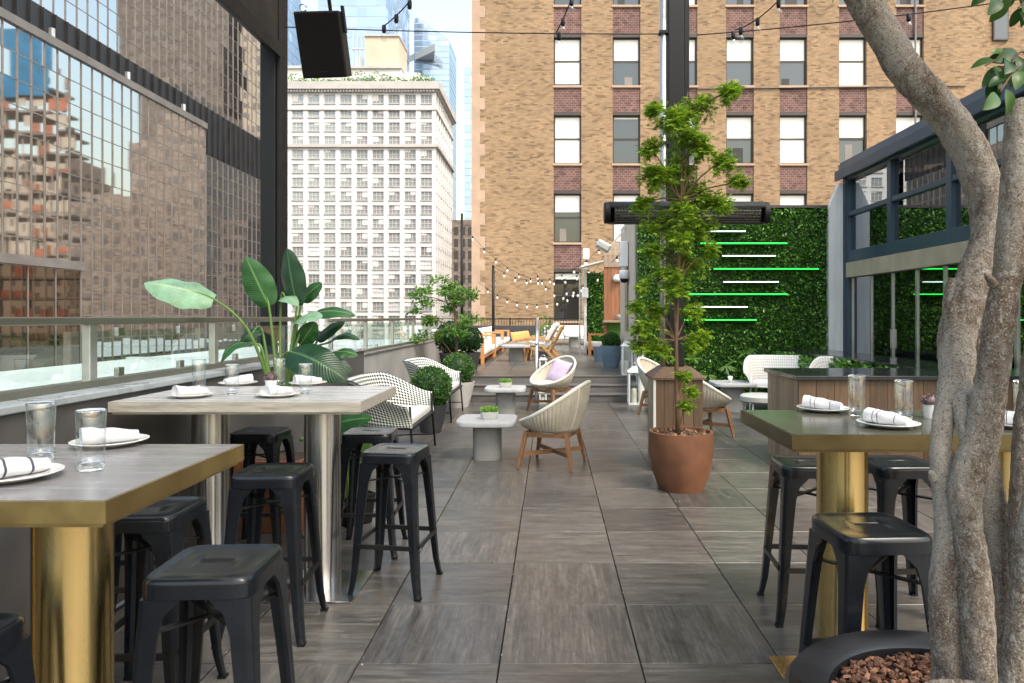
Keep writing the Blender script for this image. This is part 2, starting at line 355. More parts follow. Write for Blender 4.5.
# ------------------------------------------------------------ mesh builder
class MB:
    def __init__(s): s.v = []; s.f = []; s.mi = []; s.uv = {}; s.cur = 0
    def _add(s, vs, fs, uvs=None):
        o = len(s.v); s.v += [tuple(x) for x in vs]
        for k, f in enumerate(fs):
            if uvs: s.uv[len(s.f)] = uvs[k]
            s.f.append([o+i for i in f]); s.mi.append(s.cur)
        return s
    def box(s, x0, x1, y0, y1, z0, z1, M4=None):
        vs = [Vector(p) for p in ((x0,y0,z0),(x1,y0,z0),(x1,y1,z0),(x0,y1,z0),(x0,y0,z1),(x1,y0,z1),(x1,y1,z1),(x0,y1,z1))]
        if M4 is not None: vs = [M4 @ p for p in vs]
        return s._add(vs, [(0,3,2,1),(4,5,6,7),(0,1,5,4),(1,2,6,5),(2,3,7,6),(3,0,4,7)])
    def cbox(s, c, size, rot=(0, 0, 0)):
        from mathutils import Euler
        m4 = Matrix.Translation(Vector(c)) @ Euler(rot).to_matrix().to_4x4()
        a, b, d = (q/2 for q in size)
        return s.box(-a, a, -b, b, -d, d, m4)
    def bar(s, p, q, w, t=None, up=(0, 0, 1)):   # square bar from p to q
        p, q = Vector(p), Vector(q); t = t or w
        d = (q-p); L = d.length; d.normalize()
        u = Vector(up)
        if abs(d.dot(u)) > .98: u = Vector((0, 1, 0))
        x = d.cross(u).normalized(); y = x.cross(d)
        vs = []
        for e in (p, q):
            for a, b in ((-1,-1),(1,-1),(1,1),(-1,1)): vs.append(e+x*a*w/2+y*b*t/2)
        return s._add(vs, [(3,2,1,0),(4,5,6,7),(0,1,5,4),(1,2,6,5),(2,3,7,6),(3,0,4,7)])
    def tube(s, pts, rad, n=8, cap=True, wob=None):
        pts = [Vector(p) for p in pts]
        if not isinstance(rad, (list, tuple)): rad = [rad]*len(pts)
        vs = []; fs = []
        t0 = (pts[1]-pts[0]).normalized()
        u = Vector((0, 0, 1)) if abs(t0.z) < .9 else Vector((0, -1, 0))
        x = t0.cross(u).normalized()
        for i, p in enumerate(pts):
            t = (pts[min(i+1, len(pts)-1)]-pts[max(i-1, 0)]).normalized()
            x = (x-t*x.dot(t)).normalized(); y = t.cross(x)
            for k in range(n):
                a = 2*math.pi*k/n
                d = x*math.cos(a)+y*math.sin(a); r = rad[i]
                if wob: r *= wob(p+d*rad[i])
                vs.append(p+d*r)
        for i in range(len(pts)-1):
            for k in range(n):
                a = i*n+k; b = i*n+(k+1) % n
                fs.append((a, b, b+n, a+n))
        if cap: fs.append(tuple(range(n-1, -1, -1))); fs.append(tuple(range((len(pts)-1)*n, len(pts)*n)))
        return s._add(vs, fs)
    def lathe(s, prof, n=32, c=(0, 0, 0)):
        vs = []; fs = []; m = len(prof); c = Vector(c)
        for r, z in prof:
            for k in range(n):
                a = 2*math.pi*k/n; vs.append(c+Vector((r*math.cos(a), r*math.sin(a), z)))
        for i in range(m-1):
            for k in range(n):
                a = i*n+k; b = i*n+(k+1) % n
                fs.append((a, b, b+n, a+n))
        if prof[0][0] > 1e-6: fs.append(tuple(range(n-1, -1, -1)))
        if prof[-1][0] > 1e-6: fs.append(tuple(range((m-1)*n, m*n)))
        return s._add(vs, fs)
    def prism(s, poly, z0, z1, M4=None):
        n = len(poly)
        vs = [Vector((x, y, z0)) for x, y in poly]+[Vector((x, y, z1)) for x, y in poly]
        if M4 is not None: vs = [M4 @ p for p in vs]
        fs = [tuple(range(n-1, -1, -1)), tuple(range(n, 2*n))]+[(i, (i+1) % n, n+(i+1) % n, n+i) for i in range(n)]
        return s._add(vs, fs)
    def quad(s, a, b, c, d, uv=None): return s._add([a, b, c, d], [(0, 1, 2, 3)], [uv] if uv else None)
    def loft(s, rings, closed=True, caps=False):
        n = len(rings[0]); vs = [p for r in rings for p in r]; fs = []
        for i in range(len(rings)-1):
            for k in range(n if closed else n-1):
                a = i*n+k; b = i*n+(k+1) % n; fs.append((a, b, b+n, a+n))
        if caps: fs.append(tuple(range(n-1, -1, -1))); fs.append(tuple(range((len(rings)-1)*n, len(rings)*n)))
        return s._add(vs, fs)
    def grid(s, fn, nu, nv, uscale=1, vscale=1):
        vs = [fn(i/nu, j/nv) for j in range(nv+1) for i in range(nu+1)]
        fs = []; uvs = []
        for j in range(nv):
            for i in range(nu):
                a = j*(nu+1)+i; fs.append((a, a+1, a+nu+2, a+nu+1))
                uvs.append([(u/nu*uscale, v/nv*vscale) for u, v in ((i, j), (i+1, j), (i+1, j+1), (i, j+1))])
        return s._add(vs, fs, uvs)
    def build(s, name, mat, parent=None, smooth=False, bevel=0, solid=0, fix=True, loc=None, seg=2, auto=None):
        me = bpy.data.meshes.new(name); me.from_pydata(s.v, [], s.f)
        for mm in (mat if isinstance(mat, (list, tuple)) else [mat]): me.materials.append(mm)
        if any(s.mi): me.polygons.foreach_set('material_index', s.mi)
        if s.uv:
            l = me.uv_layers.new(name='UVMap')
            for fi, u in s.uv.items():
                p = me.polygons[fi]
                for k, li in enumerate(p.loop_indices): l.data[li].uv = u[k]
        if fix:
            bm = bmesh.new(); bm.from_mesh(me); bmesh.ops.recalc_face_normals(bm, faces=bm.faces); bm.to_mesh(me); bm.free()
        if smooth:
            me.polygons.foreach_set('use_smooth', [True]*len(me.polygons))
            if auto: me.set_sharp_from_angle(angle=R(auto))
        o = bpy.data.objects.new(name, me); COL.objects.link(o)
        if parent is not None: o.parent = parent
        if loc is not None: o.location = loc
        if solid:
            q = o.modifiers.new('thickness', 'SOLIDIFY'); q.thickness = solid; q.offset = 0
        if bevel:
            q = o.modifiers.new('edge', 'BEVEL'); q.width = bevel; q.segments = seg; q.limit_method = 'ANGLE'; q.angle_limit = R(40)
            q.harden_normals = False
        return o
def tag(o, label, cat, group=None, kind=None):
    if label: o['label'] = label
    if cat: o['category'] = cat
    if group: o['group'] = group
    if kind: o['kind'] = kind
    return o
def thing(name, label, cat, loc=(0, 0, 0), rz=0, group=None):
    o = bpy.data.objects.new(name, None); COL.objects.link(o); o.empty_display_size = .1
    o.location = loc; o.rotation_euler = (0, 0, rz)
    return tag(o, label, cat, group)
def struct(o): o['kind'] = 'structure'; return o
KIDS = {}
def dup(root, label, loc, rz=0, scale=None, group=None):
    kids = {}
    for o in COL.objects:
        if o.parent: kids.setdefault(o.parent.name, []).append(o)
    def cp(o, par):
        c = o.copy(); COL.objects.link(c)
        if par is not None: c.parent = par
        for k in kids.get(o.name, []): cp(k, c)
        return c
    c = cp(root, None); c.location = loc; c.rotation_euler = (0, 0, rz)
    if scale: c.scale = scale
    c['label'] = label
    if group: c['group'] = group
    return c
def leaves(mb, pts, size, spread=.4, up=.3, asp=.5, out=None):
    """one folded leaf (two triangles pairs) at every (point, outward dir)"""
    for p, d in pts:
        L = size*rnd(.65, 1.35)
        a = Vector((rnd(-1, 1), rnd(-1, 1), rnd(-1, 1)+up))
        t = (a.normalized()*(1-spread)+Vector(d)*spread).normalized()
        b = t.cross(Vector((rnd(-1, 1), rnd(-1, 1), rnd(-1, 1)))).normalized()
        n = t.cross(b)
        p = Vector(p); w = L*asp
        q = p+t*L*.5
        mb._add([p, q+b*w*.5+n*w*.18, p+t*L, q-b*w*.5+n*w*.18], [(0, 1, 2), (0, 2, 3)])
def ballpts(c, r, n, shell=.5, squash=(1, 1, 1)):
    out = []
    for _ in range(n):
        d = Vector((random.gauss(0, 1), random.gauss(0, 1), random.gauss(0, 1))).normalized()
        rr = r*(shell+(1-shell)*random.random()**.6)
        out.append((Vector(c)+Vector((d.x*rr*squash[0], d.y*rr*squash[1], d.z*rr*squash[2])), d))
    return out
# ------------------------------------------------------------ camera, world, sun
cam = bpy.data.cameras.new('camera'); co = bpy.data.objects.new('camera', cam); COL.objects.link(co)
cam.sensor_width = 36; cam.sensor_fit = 'HORIZONTAL'; cam.lens = F/1024*36
cam.shift_x = -(CX-512)/1024; cam.shift_y = -(341.5-HY)/1024
co.location = (0, 0, H); co.rotation_euler = (R(90), 0, 0)
cam.clip_start = .05; cam.clip_end = 6000
scene.camera = co
SUN_EL, SUN_AZ = R(55), R(140)      # azimuth clockwise from +Y
w = bpy.data.worlds.new('World'); scene.world = w; w.use_nodes = True
nt = w.node_tree; bg = nt.nodes['Background']
sky = nt.nodes.new('ShaderNodeTexSky'); sky.sky_type = 'NISHITA'; sky.sun_disc = False
sky.sun_elevation = SUN_EL; sky.sun_rotation = SUN_AZ
sky.air_density = 2.0; sky.dust_density = 4.5; sky.ozone_density = 1.0
nt.links.new(sky.outputs[0], bg.inputs['Color']); bg.inputs['Strength'].default_value = .15
sl = bpy.data.lights.new('sun', 'SUN'); sl.energy = .8; sl.angle = R(14); sl.color = (1, .965, .92)
so = bpy.data.objects.new('sun', sl); COL.objects.link(so)
sd = Vector((math.sin(SUN_AZ)*math.cos(SUN_EL), math.cos(SUN_AZ)*math.cos(SUN_EL), math.sin(SUN_EL)))
so.rotation_euler = (-sd).to_track_quat('-Z', 'Y').to_euler(); so.location = (0, -20, 40)
scene.view_settings.view_transform = 'Standard'; scene.view_settings.look = 'None'
scene.view_settings.gamma = 1; scene.view_settings.exposure = 1.55

# ------------------------------------------------------------ floors
T, TX, TY = .6075, -.222, 2.967
def pave(name, x0, x1, y0, y1, z, g=.003):
    mb = MB()
    i0 = math.floor((x0-TX)/T)-1; j0 = math.floor((y0-TY)/T)-1
    for i in range(i0, i0+40):
        for j in range(j0, j0+60):
            a, b = max(x0, TX+i*T+g), min(x1, TX+(i+1)*T-g)
            c, d = max(y0, TY+j*T+g*.6), min(y1, TY+(j+1)*T-g*.6)
            if b-a < .02 or d-c < .02: continue
            h = z+rnd(-.0012, .0012); e = .002
            us = [(0, 0), (1, 0), (1, 1), (0, 1)]
            k = 1 if random.random() < .26 else 0
            u = us[k:]+us[:k]
            vs = [(a, c, h-e), (b, c, h-e), (b, d, h-e), (a, d, h-e), (a+e, c+e, h), (b-e, c+e, h), (b-e, d-e, h), (a+e, d-e, h), (a, c, z-.02), (b, c, z-.02), (b, d, z-.02), (a, d, z-.02)]
            fs = [(4, 5, 6, 7)]+[(q, (q+1) % 4, 4+(q+1) % 4, 4+q) for q in range(4)]+[(8+q, 8+(q+1) % 4, (q+1) % 4, q) for q in range(4)]
            mb._add(vs, fs, [u]+[[u[q], u[(q+1) % 4], u[(q+1) % 4], u[q]] for q in range(4)]*2)
    return struct(mb.build(name, M['tile'], fix=False))
pave('terrace_floor', -2.2, 5.3, -.9, 12.1, 0)
struct(MB().box(-2.25, 5.4, -1.2, 12.1, -.12, -.018).build('terrace_slab', M['joint']))
M['riser'] = pm('grey_step', (.105, .098, .092), .5, 0, .35, 1.5, .1, 30, (1, 8, 8))
g_ = MB(); rs_ = random.Random(4)
for _ in range(420):
    x, y, q = rs_.uniform(-2.1, 3), rs_.uniform(2, 11.8), rs_.uniform(.0015, .0045)
    if rs_.random() < .6: x = TX+round((x-TX)/T)*T+rs_.gauss(0, .012)
    g_.cbox((x, y, .003), (q*2, q*1.5, q), (0, 0, rs_.uniform(0, 3)))
M['grit'] = pm('pale_grit', (.30, .28, .25), .9)
o_ = g_.build('paver_grit', M['grit']); o_['kind'] = 'stuff'; o_['label'] = 'fine pale grit scattered on the pavers'
pave('platform_floor', -2.55, 1.75, 12.73, 29.4, .405)
struct(MB().box(-2.6, 5.4, 12.72, 30, -.1, .388).build('platform_slab', M['riser']))
mb = MB()
for k, (ya, yb, z) in enumerate(((12.1, 12.43, .135), (12.4, 12.73, .27))):
    mb.box(-1.42, 1.72, ya-.02, yb, z-.02, z)
    mb.box(-1.42, 1.72, ya, ya+.3, z-.135, z-.021)
mb.box(-1.42, 1.72, 12.70, 12.722, .27, .388)
mb.box(-1.42, 1.72, 12.685, 12.73, .39, .408)
struct(mb.build('steps', M['riser'], bevel=.003))
struct(MB().box(-2500, 2500, -600, 4500, -20.5, -20).build('street', M['asphalt']))
struct(MB().box(-2.5, 40, -8, 31, -20, -.13).build('terrace_building', M['brick_far2']))

# ------------------------------------------------------------ parapet, ledge and glass railing on the left
pw = thing('parapet_wall', 'dark grey parapet wall with a pale stone ledge along the left edge of the terrace', 'wall', (-2.25, 3, 0))
MB().box(-.18, 0, -4.2, 5.3, 0, 1.085).build('wall', M['conc_wall'], pw)
MB().box(-.21, .02, -4.2, 5.3, 1.087, 1.122).build('ledge', M['ledge'], pw, bevel=.006)
pw2 = thing('parapet_wall', 'pale grey panelled parapet wall with bolted posts, beyond the black column', 'wall', (-2.6, 8.4, 0))
mb = MB()
for k in range(22): mb.box(-.16, 0, -.1+k*.98, -.1+k*.98+.972, 0, .955)
M['conc_mid'] = pm('mid_grey_panel', (.27, .265, .255), .65, 0, .18, 2, .1, 25)
mb.build('wall', M['conc_mid'], pw2, bevel=.004)
MB().box(-.2, .02, -.1, 21.4, .957, .982).build('coping', M['steel_pale'], pw2, bevel=.004)
def railing(label, x, ys, zb, zt, posts_down, glass_ys):
    t = thing('glass_railing', label, 'railing', (x, ys[0], zb))
    L = ys[-1]-ys[0]
    MB().box(-.03, .03, -.05, L+.05, zt-zb-.04, zt-zb).build('top_rail', M['rail'], t, bevel=.006)
    MB().box(-.035, .035, -.05, L+.05, 0, .042).build('base_channel', M['rail'], t, bevel=.004)
    MB().box(-.055, -.049, -.05, L+.05, .02, zt-zb-.075).build('glass_panel', M['rail_glass'], t)
    for y in ys:
        p = MB().box(-.022, .022, y-ys[0]-.03, y-ys[0]+.03, posts_down, zt-zb-.038).build('post', M['steel_pale'], t, bevel=.004)
    for y in glass_ys:
        for ca in (.035, zt-zb-.11): MB().box(-.065, -.038, y-ys[0]-.028, y-ys[0]+.028, ca, ca+.05).build('glass_clamp', M['steel'], t, bevel=.003)
    return t
railing('low glass railing with steel posts on the stone ledge left of the black column', -2.42, [.6, 2.2, 3.62, 4.95, 6.5], 1.118, 1.49, .03, [1.0, 3.05, 3.95, 4.6, 5.4])
railing('glass railing with slim posts above the pale panelled parapet, right of the black column', -2.68, [8.4, 9.97, 11.65, 13.4, 15.2, 17, 18.8], .985, 1.47, -.25, [9.2, 10.8, 12.5])

# ------------------------------------------------------------ black pergola frame on the left
pg = thing('pergola_frame', 'massive black steel pergola column and overhead beam at the left railing', 'pergola', (-2.72, 6.85, 0))
MB().box(-.12, .03, -.12, .12, 0, 5.2).build('column', M['frame_black'], pg, bevel=.01)
MB().box(.032, .07, -.10, .10, 0, 5.2).build('column_flange', M['black'], pg, bevel=.006)
MB().box(-.12, .06, -9, -.122, 4.16, 5.1).build('beam', M['frame_black'], pg, bevel=.01)
MB().box(.062, .09, -9, -.122, 4.02, 4.16).build('beam_lip', M['black'], pg)

for k in range(27):  # out-of-view slats, added and spaced to dim the foreground
    MB().cbox((2.6, 5.9-6.85-k*.46, 5.0), (5.35, .17, .03), (R(-18), 0, 0)).build('unseen_shade_slat', M['frame_black'], pg)
MB().box(5.28, 5.42, -9, .1, 4.9, 5.2).build('side_beam', M['frame_black'], pg)  # unseen beams carrying the added slats
MB().box(.071, 5.279, -.06, .06, 4.95, 5.2).build('cross_beam', M['frame_black'], pg)

# ------------------------------------------------------------ tan brick building
BY = 33.0
bb = thing('brick_building', 'tan brick building with purple brick panels under its windows, behind the terrace', 'building', (PX(472, BY), BY, -20))
ox, oz = PX(472, BY), -20
cols = [567.5, 626.5, 683.5, 740, 793.5, 853, 910]
rows = [(-42, 5), (37, 85.5), (115, 163.5), (193.5, 242.5), (272, 321)]
W2 = 13.8
xs = [(PX(c-W2, BY)-ox, PX(c+W2, BY)-ox) for c in cols]
zs = [(PZ(b, BY)-oz, PZ(a, BY)-oz) for a, b in rows]
xR = PX(986, BY)-ox; zT = 52-oz
pb = MB()
edges = [0]+[v for p in xs for v in p]+[xR]
D = .55
for k in range(0, len(edges), 2): pb.box(edges[k], edges[k+1], 0, D, 0, zT)          # piers
for (a, b) in xs:                                                                       # plain brick below and above the window rows
    pb.box(a+.001, b-.001, .06, D, 0, zs[-1][0]-.1)
    pb.box(a+.001, b-.001, .06, D, zs[0][1]+.1, zT)
pb.box(0, xR, D, 16, 0, zT)
pb.box(xR, xR+.001, 0, 16, 0, zT)
pb.box(xR+.002, xR+14, 1.1, 16, 0, zT)
pb.build('wall', M['brick'], bb)
# pinkish toothed quoin strip at the left corner
q = MB()
z = 0
while z < zT-.6:
    q.box(-.02, .62 if int(z/.55) % 2 else .38, -.012, .3, z, z+.55); z += .551
q.build('quoin', M['pink_stone'], bb)
for (a, b) in xs:
    zz = sorted(zs)
    for k in range(len(zz)-1):
        MB().box(a-.001, b+.001, .05, D-.01, zz[k][1]+.16, zz[k+1][0]-.10).build('spandrel', M['brick_p'], bb)
for ci, (a, b) in enumerate(xs):
    for ri, (z0, z1) in enumerate(zs):
        if ri == 4 and ci > 0: continue
        if ri == 3 and ci > 6: continue
        f = .07; d0 = .16
        m = MB()
        m.box(a, a+f, d0, d0+.12, z0, z1).box(b-f, b, d0, d0+.12, z0, z1)
        m.box(a+f, b-f, d0+.001, d0+.12, z0, z0+f).box(a+f, b-f, d0+.001, d0+.12, z1-f, z1)
        zm = (z0+z1)/2+.05
        m.box(a+f, b-f, d0+.002, d0+.1, zm-.035, zm+.035)
        wn = m.build('window', M['dark_frame'], bb)
        MB().box(a-.05, b+.05, -.04, d0+.1, z0-.1, z0-.001).build('sill', M['pink_stone'], wn)
        MB().box(a-.03, b+.03, .03, d0+.1, z1+.001, z1+.16).build('lintel', M['dark_frame'], wn)
        MB().quad((a+f, d0+.06, z0+f), (b-f, d0+.06, z0+f), (b-f, d0+.06, z1-f), (a+f, d0+.06, z1-f)).build('pane', M['win_glass'], wn)
        drop = random.choice([.5, .5, .5, .44, 1.0, .58, .36, .5]) if ri < 4 else .12
        if (ci, ri) == (1, 2): drop = .04
        if (ci, ri) == (0, 1): drop = .97
        zd = z1-f-(z1-z0-2*f)*drop
        MB().box(a+f+.01, b-f-.01, d0+.035, d0+.05, zd, z1-f).build('blind', M['blind'], wn)
        if random.random() < .55 and drop < .9:     # something standing inside, near the glass
            w0 = rnd(a+.1, b-.7)
            MB().box(w0, w0+rnd(.3, .6), d0+.052, d0+.056, z0+f, z0+f+rnd(.3, .95)).build('interior_item', random.choice([M['bronze'], M['louvre']]), wn)
for zr in (PZ(15, BY)-oz, PZ(80, BY)-oz):
    x0 = xR+1.0
    wn = MB().box(x0, x0+.75, 1.0, 1.15, zr-.8, zr+.8).build('window', M['dark_frame'], bb)
    MB().quad((x0+.06, .995, zr-.74), (x0+.69, .995, zr-.74), (x0+.69, .995, zr+.74), (x0+.06, .995, zr+.74)).build('pane', M['win_glass'], wn)
# metal conduit on the wall
MB().tube([(xs[5][1]+2.3, -.05, 22), (xs[5][1]+2.3, -.05, zT-8)], .05).build('drainpipe', M['bronze'], bb)
MB().tube([(xs[2][1], -.05, PZ(85, BY)-oz-.2), (xR-1, -.05, PZ(84, BY)-oz-.1)], .03).build('conduit', M['dark_frame'], bb)

# ------------------------------------------------------------ white office building
WY = 182.0
wx0, wx1, wd = -79.0, PX(436, WY), 31.0
wb = thing('white_building', 'white stone office block with rows of small windows and a dark cornice, across the street', 'building', (wx0, WY, -20))
def lx(px): return PX(px, WY)-wx0
def lz(py): return PZ(py, WY)+20
Wd = wx1-wx0; zt = lz(91)
body = MB().box(.5, Wd-.5, .5, wd, 0, zt)
cx = [lx(297.6+16.07*k) for k in range(-4, 9)]
ry = [99+13.82*k for k in range(0, 23)]
hw, hh = 1.5, 1.15
ex = [0]+[v for c in cx for v in (c-hw, c+hw)]+[Wd]
for k in range(0, len(ex), 2): body.box(ex[k], ex[k+1], 0, .5, 0, zt)
zr = [lz(y) for y in ry]
ez = sorted([v for z in zr for v in (z-hh, z+hh)])
ez = [0]+ez+[zt]
for k in range(0, len(ez), 2):
    if ez[k+1] > ez[k]: body.box(.01, Wd-.01, .12, .5, ez[k], ez[k+1])
# side (right) face
ny = 8; sp = wd/ny
cy = [sp*(k+.5) for k in range(ny)]
ey = [.51]+[v for c in cy for v in (c-1.2, c+1.2)]+[wd]
for k in range(0, len(ey), 2): body.box(Wd-.5, Wd, ey[k], ey[k+1], 0, zt)
for k in range(0, len(ez), 2):
    if ez[k+1] > ez[k]: body.box(Wd-.5, Wd-.12, .52, wd-.01, ez[k], ez[k+1])
body.build('wall', M['wb_stone'], wb)
c = MB()
for (z0, z1, o) in ((lz(90), lz(82.5), 1.1), (lz(92), lz(90), .5), (lz(147.5), lz(144.5), .6), (lz(110.3), lz(108.8), .25)):
    c.box(-o, Wd+o, -o, wd+o, z0+.01, z1)
c.build('cornice', M['wb_trim'], wb)
dn = MB()
for k in range(60): dn.box(k*Wd/60, k*Wd/60+.35, -.85, -.5, lz(92.5), lz(90.2))
dn.build('dentil', M['wb_trim'], wb)
wcount = 0
st_f = MB(); 
def wmesh(m, x, z, side=False, mul=3):
    seq = []
    if not side:
        m.cur = 1; m.quad((x-hw, .38, z-hh), (x+hw, .38, z-hh), (x+hw, .38, z+hh), (x-hw, .38, z+hh))
        m.cur = 0
        for k in range(mul+1 if mul else 0):
            u = x-hw+.06+k*(2*hw-.12)/mul; m.box(u-.06, u+.06, .28, .37, z-hh, z+hh)
        m.box(x-hw, x+hw, .285, .37, z-.06, z+.06)
        if random.random() < .6:
            m.cur = 2; dz = rnd(.3, 1.6); k = random.randrange(2); u = x-hw+.15+k*(hw-.1)
            m.box(u, u+(hw-.1), .30, .36, z+hh-dz, z+hh); m.cur = 0
        m.box(x-hw-.2, x+hw+.2, -.12, .3, z-hh-.18, z-hh)
    else:
        y = x; X0 = Wd-.38
        m.cur = 1; m.quad((X0, y-1.2, z-hh), (X0, y+1.2, z-hh), (X0, y+1.2, z+hh), (X0, y-1.2, z+hh)); m.cur = 0
        m.box(X0+.01, X0+.1, y-.06, y+.06, z-hh, z+hh); m.box(X0+.01, X0+.1, y-1.2, y+1.2, z-.06, z+.06)
WM = [M['wb_frame'], M['wb_glass'], M['blind']]
for ri, z in enumerate(zr):
    for ci, x in enumerate(cx):
        if ci >= 4 and wcount < 99 and ri < 12:
            m = MB(); wmesh(m, x, z); m.build('window', WM, wb, fix=False); wcount += 1
        else: wmesh(st_f, x, z)
    for y in cy: wmesh(st_f, y, z, True)
o = st_f.build('windows', WM, wb, fix=False); o['kind'] = 'stuff'
# roof setbacks
def lbox(m, pa, pb_, ya, yb, y0, y1): m.box(lx(pa), lx(pb_), y0, y1, lz(yb), lz(ya)); return m
rf = lbox(MB(), 258, 397, 62, 84, 5, 24).build('penthouse', M['wb_stone'], wb)
m = lbox(MB(), 257, 398, 59.5, 62, 4.4, 24.6); m.build('penthouse_cornice', M['wb_trim'], rf)
for p in (355, 366, 383):
    MB().box(lx(p-4), lx(p+4), 4.85, 4.99, lz(79), lz(71)).build('window', M['wb_glass'], rf)
rf2 = lbox(MB(), 356, 391, 22, 59.4, 9, 20).build('tank_house', M['tan_block'], wb)
lbox(MB(), 355, 392, 20.8, 22.6, 8.6, 20.4).build('parapet', M['wb_trim'], rf2)
m = MB()
for k in range(3): lbox(m, 344+k*4.5, 345.2+k*4.5, 16+k*4, 60, 8, 8.4)
lbox(m, 343, 356, 36, 38, 7.8, 8.2); lbox(m, 346, 352, 44, 57, 8.5, 11)
m.build('roof_ducts', M['steel_pale'], wb)
lbox(MB(), 397.2, 414, 62, 83, 8, 26).build('penthouse_wing', M['wb_stone'], wb)
lbox(MB(), 414.2, 428, 73, 83, 3, 26).build('penthouse_step', M['wb_stone'], wb)
m = MB()
for p in list(range(290, 432, 4)):
    s = rnd(.6, 1.3) + (1.2 if p in (294, 358, 374, 386, 422) else 0)
    leaves(m, ballpts((lx(p), 1.2, lz(82.4)+s*.5), s, int(60*s)), .55, .3)
m.build('roof_hedge', M['lf_tree'], wb, fix=False)

# ------------------------------------------------------------ far towers
def block(px0, px1, py_top, Y, depth, name, label, mat, zb=-20):
    x0, x1 = PX(px0, Y), PX(px1, Y)
    t = thing(name, label, 'skyscraper', ((x0+x1)/2, Y, zb)); h = PZ(py_top, Y)-zb; a = (x1-x0)/2
    return t, a, h
def skin(t, a, h, dep, dx, dz, mat, trim, name='glass_skin'):
    m = MB()
    nz = int(h/dz); nx = max(1, int(2*a/dx)); nd = max(1, int(dep/dx))
    for k in range(nz):
        for i in range(nx):
            x = -a+i*2*a/nx; m.quad((x, 0, k*dz), (x+2*a/nx, 0, k*dz), (x+2*a/nx, 0, (k+.86)*dz), (x, 0, (k+.86)*dz))
        for sx in (-a, a):
            for i in range(nd):
                y = i*dep/nd; m.quad((sx, y, k*dz), (sx, y+dep/nd, k*dz), (sx, y+dep/nd, (k+.86)*dz), (sx, y, (k+.86)*dz))
    m.build(name, mat, t, fix=False)
    MB().box(-a+.08, a-.08, .08, dep, 0, h).build('core', trim, t)
M['tower_trim'] = pm('blue_spandrel', (.36, .44, .53), .5, .2, .1, .05)
t, a, h = block(318, 386, -60, 520, 40, 'glass_skyscraper', 'pale blue glass skyscraper rising behind the beige rooftop tank house', None)
skin(t, a, h, 40, 6.5, 8, M['blue_glass'], M['tower_trim'])
t, a, h = block(387, 402, -30, 560, 30, 'glass_skyscraper', 'slim paler glass skyscraper just right of the broad blue one', None)
skin(t, a, h, 30, 5, 8, M['blue_glass'], M['tower_trim'])
t, a, h = block(250, 287, -30, 540, 30, 'glass_skyscraper', 'blue glass skyscraper whose edge shows beside the black column, left of the hanging speaker', None)
skin(t, a, h, 30, 5, 8, M['blue_glass'], M['tower_trim'])
t, a, h = block(464, 476, 67, 480, 20, 'glass_skyscraper', 'narrow blue glass tower beside the left edge of the brick building', None)
skin(t, a, h, 20, 4, 5, M['blue_glass'], M['tower_trim'])
# slant-topped tower with a viewing deck
Y = 620.0
t = thing('slant_top_skyscraper', 'blue glass skyscraper with a slanted top and a pointed viewing deck', 'skyscraper', (PX(432, Y), Y, -20))
tx = PX(432, Y)
prof = [(PX(414, Y)-tx, 0), (PX(449.5, Y)-tx, 0), (PX(449.5, Y)-tx, PZ(40, Y)+20), (PX(418, Y)-tx, PZ(17, Y)+20), (PX(414, Y)-tx, PZ(22, Y)+20)]
M4 = Matrix(((1, 0, 0, 0), (0, 0, 1, 0), (0, 1, 0, 0), (0, 0, 0, 1)))
MB().prism(prof, 0, 45, M4).build('core', M['tower_trim'], t)
m = MB(); k = 0
def topz(x):
    (xa, za), (xb, zb) = prof[3], prof[2]
    return za+(x-xa)/(xb-xa)*(zb-za) if x > xa else za
dz = 5.2
for k in range(90):
    z0 = k*dz; z1 = z0+4.2
    xr = prof[1][0]; xl = prof[0][0]
    if z1 > prof[2][1]:
        xr = prof[3][0]+(prof[3][1]-z1)/(prof[3][1]-prof[2][1])*(prof[2][0]-prof[3][0])
    if xr-xl < 3: break
    n = 4
    for i in range(n):
        a0 = xl+(xr-xl)*i/n; a1 = xl+(xr-xl)*(i+1)/n
        m.quad((a0, -.1, z0), (a1, -.1, z0), (a1, -.1, z1), (a0, -.1, z1))
    if z1 < prof[2][1]: m.quad((prof[1][0]+.1, 0, z0), (prof[1][0]+.1, 45, z0), (prof[1][0]+.1, 45, z1), (prof[1][0]+.1, 0, z1))
m.build('glass_skin', M['blue_glass'], t, fix=False)
MB().prism([(PX(404, Y)-tx, 10), (PX(439, Y)-tx, -22), (PX(434, Y)-tx, 0), (PX(415, Y)-tx, 0)], PZ(60, Y)+20, PZ(53, Y)+20).build('viewing_deck', M['wb_frame'], t)
# small brown building between
Y = 150.0
t = thing('brown_building', 'small distant brown building seen between the white block and the brick wall', 'building', (PX(462, Y), Y, -20))
MB().box(PX(452, Y)-PX(462, Y), PX(480, Y)-PX(462, Y), 0, 12, 0, PZ(220, Y)+20).build('wall', M['brick_far2'], t)
m = MB()
for r in range(8):
    for cc in range(3):
        x = PX(454+cc*7, Y)-PX(462, Y); z = PZ(231+r*12, Y)+20
        m.box(x, x+.9, -.03, .02, z-.9, z+.9)
m.build('window', M['dark_frame'], t)

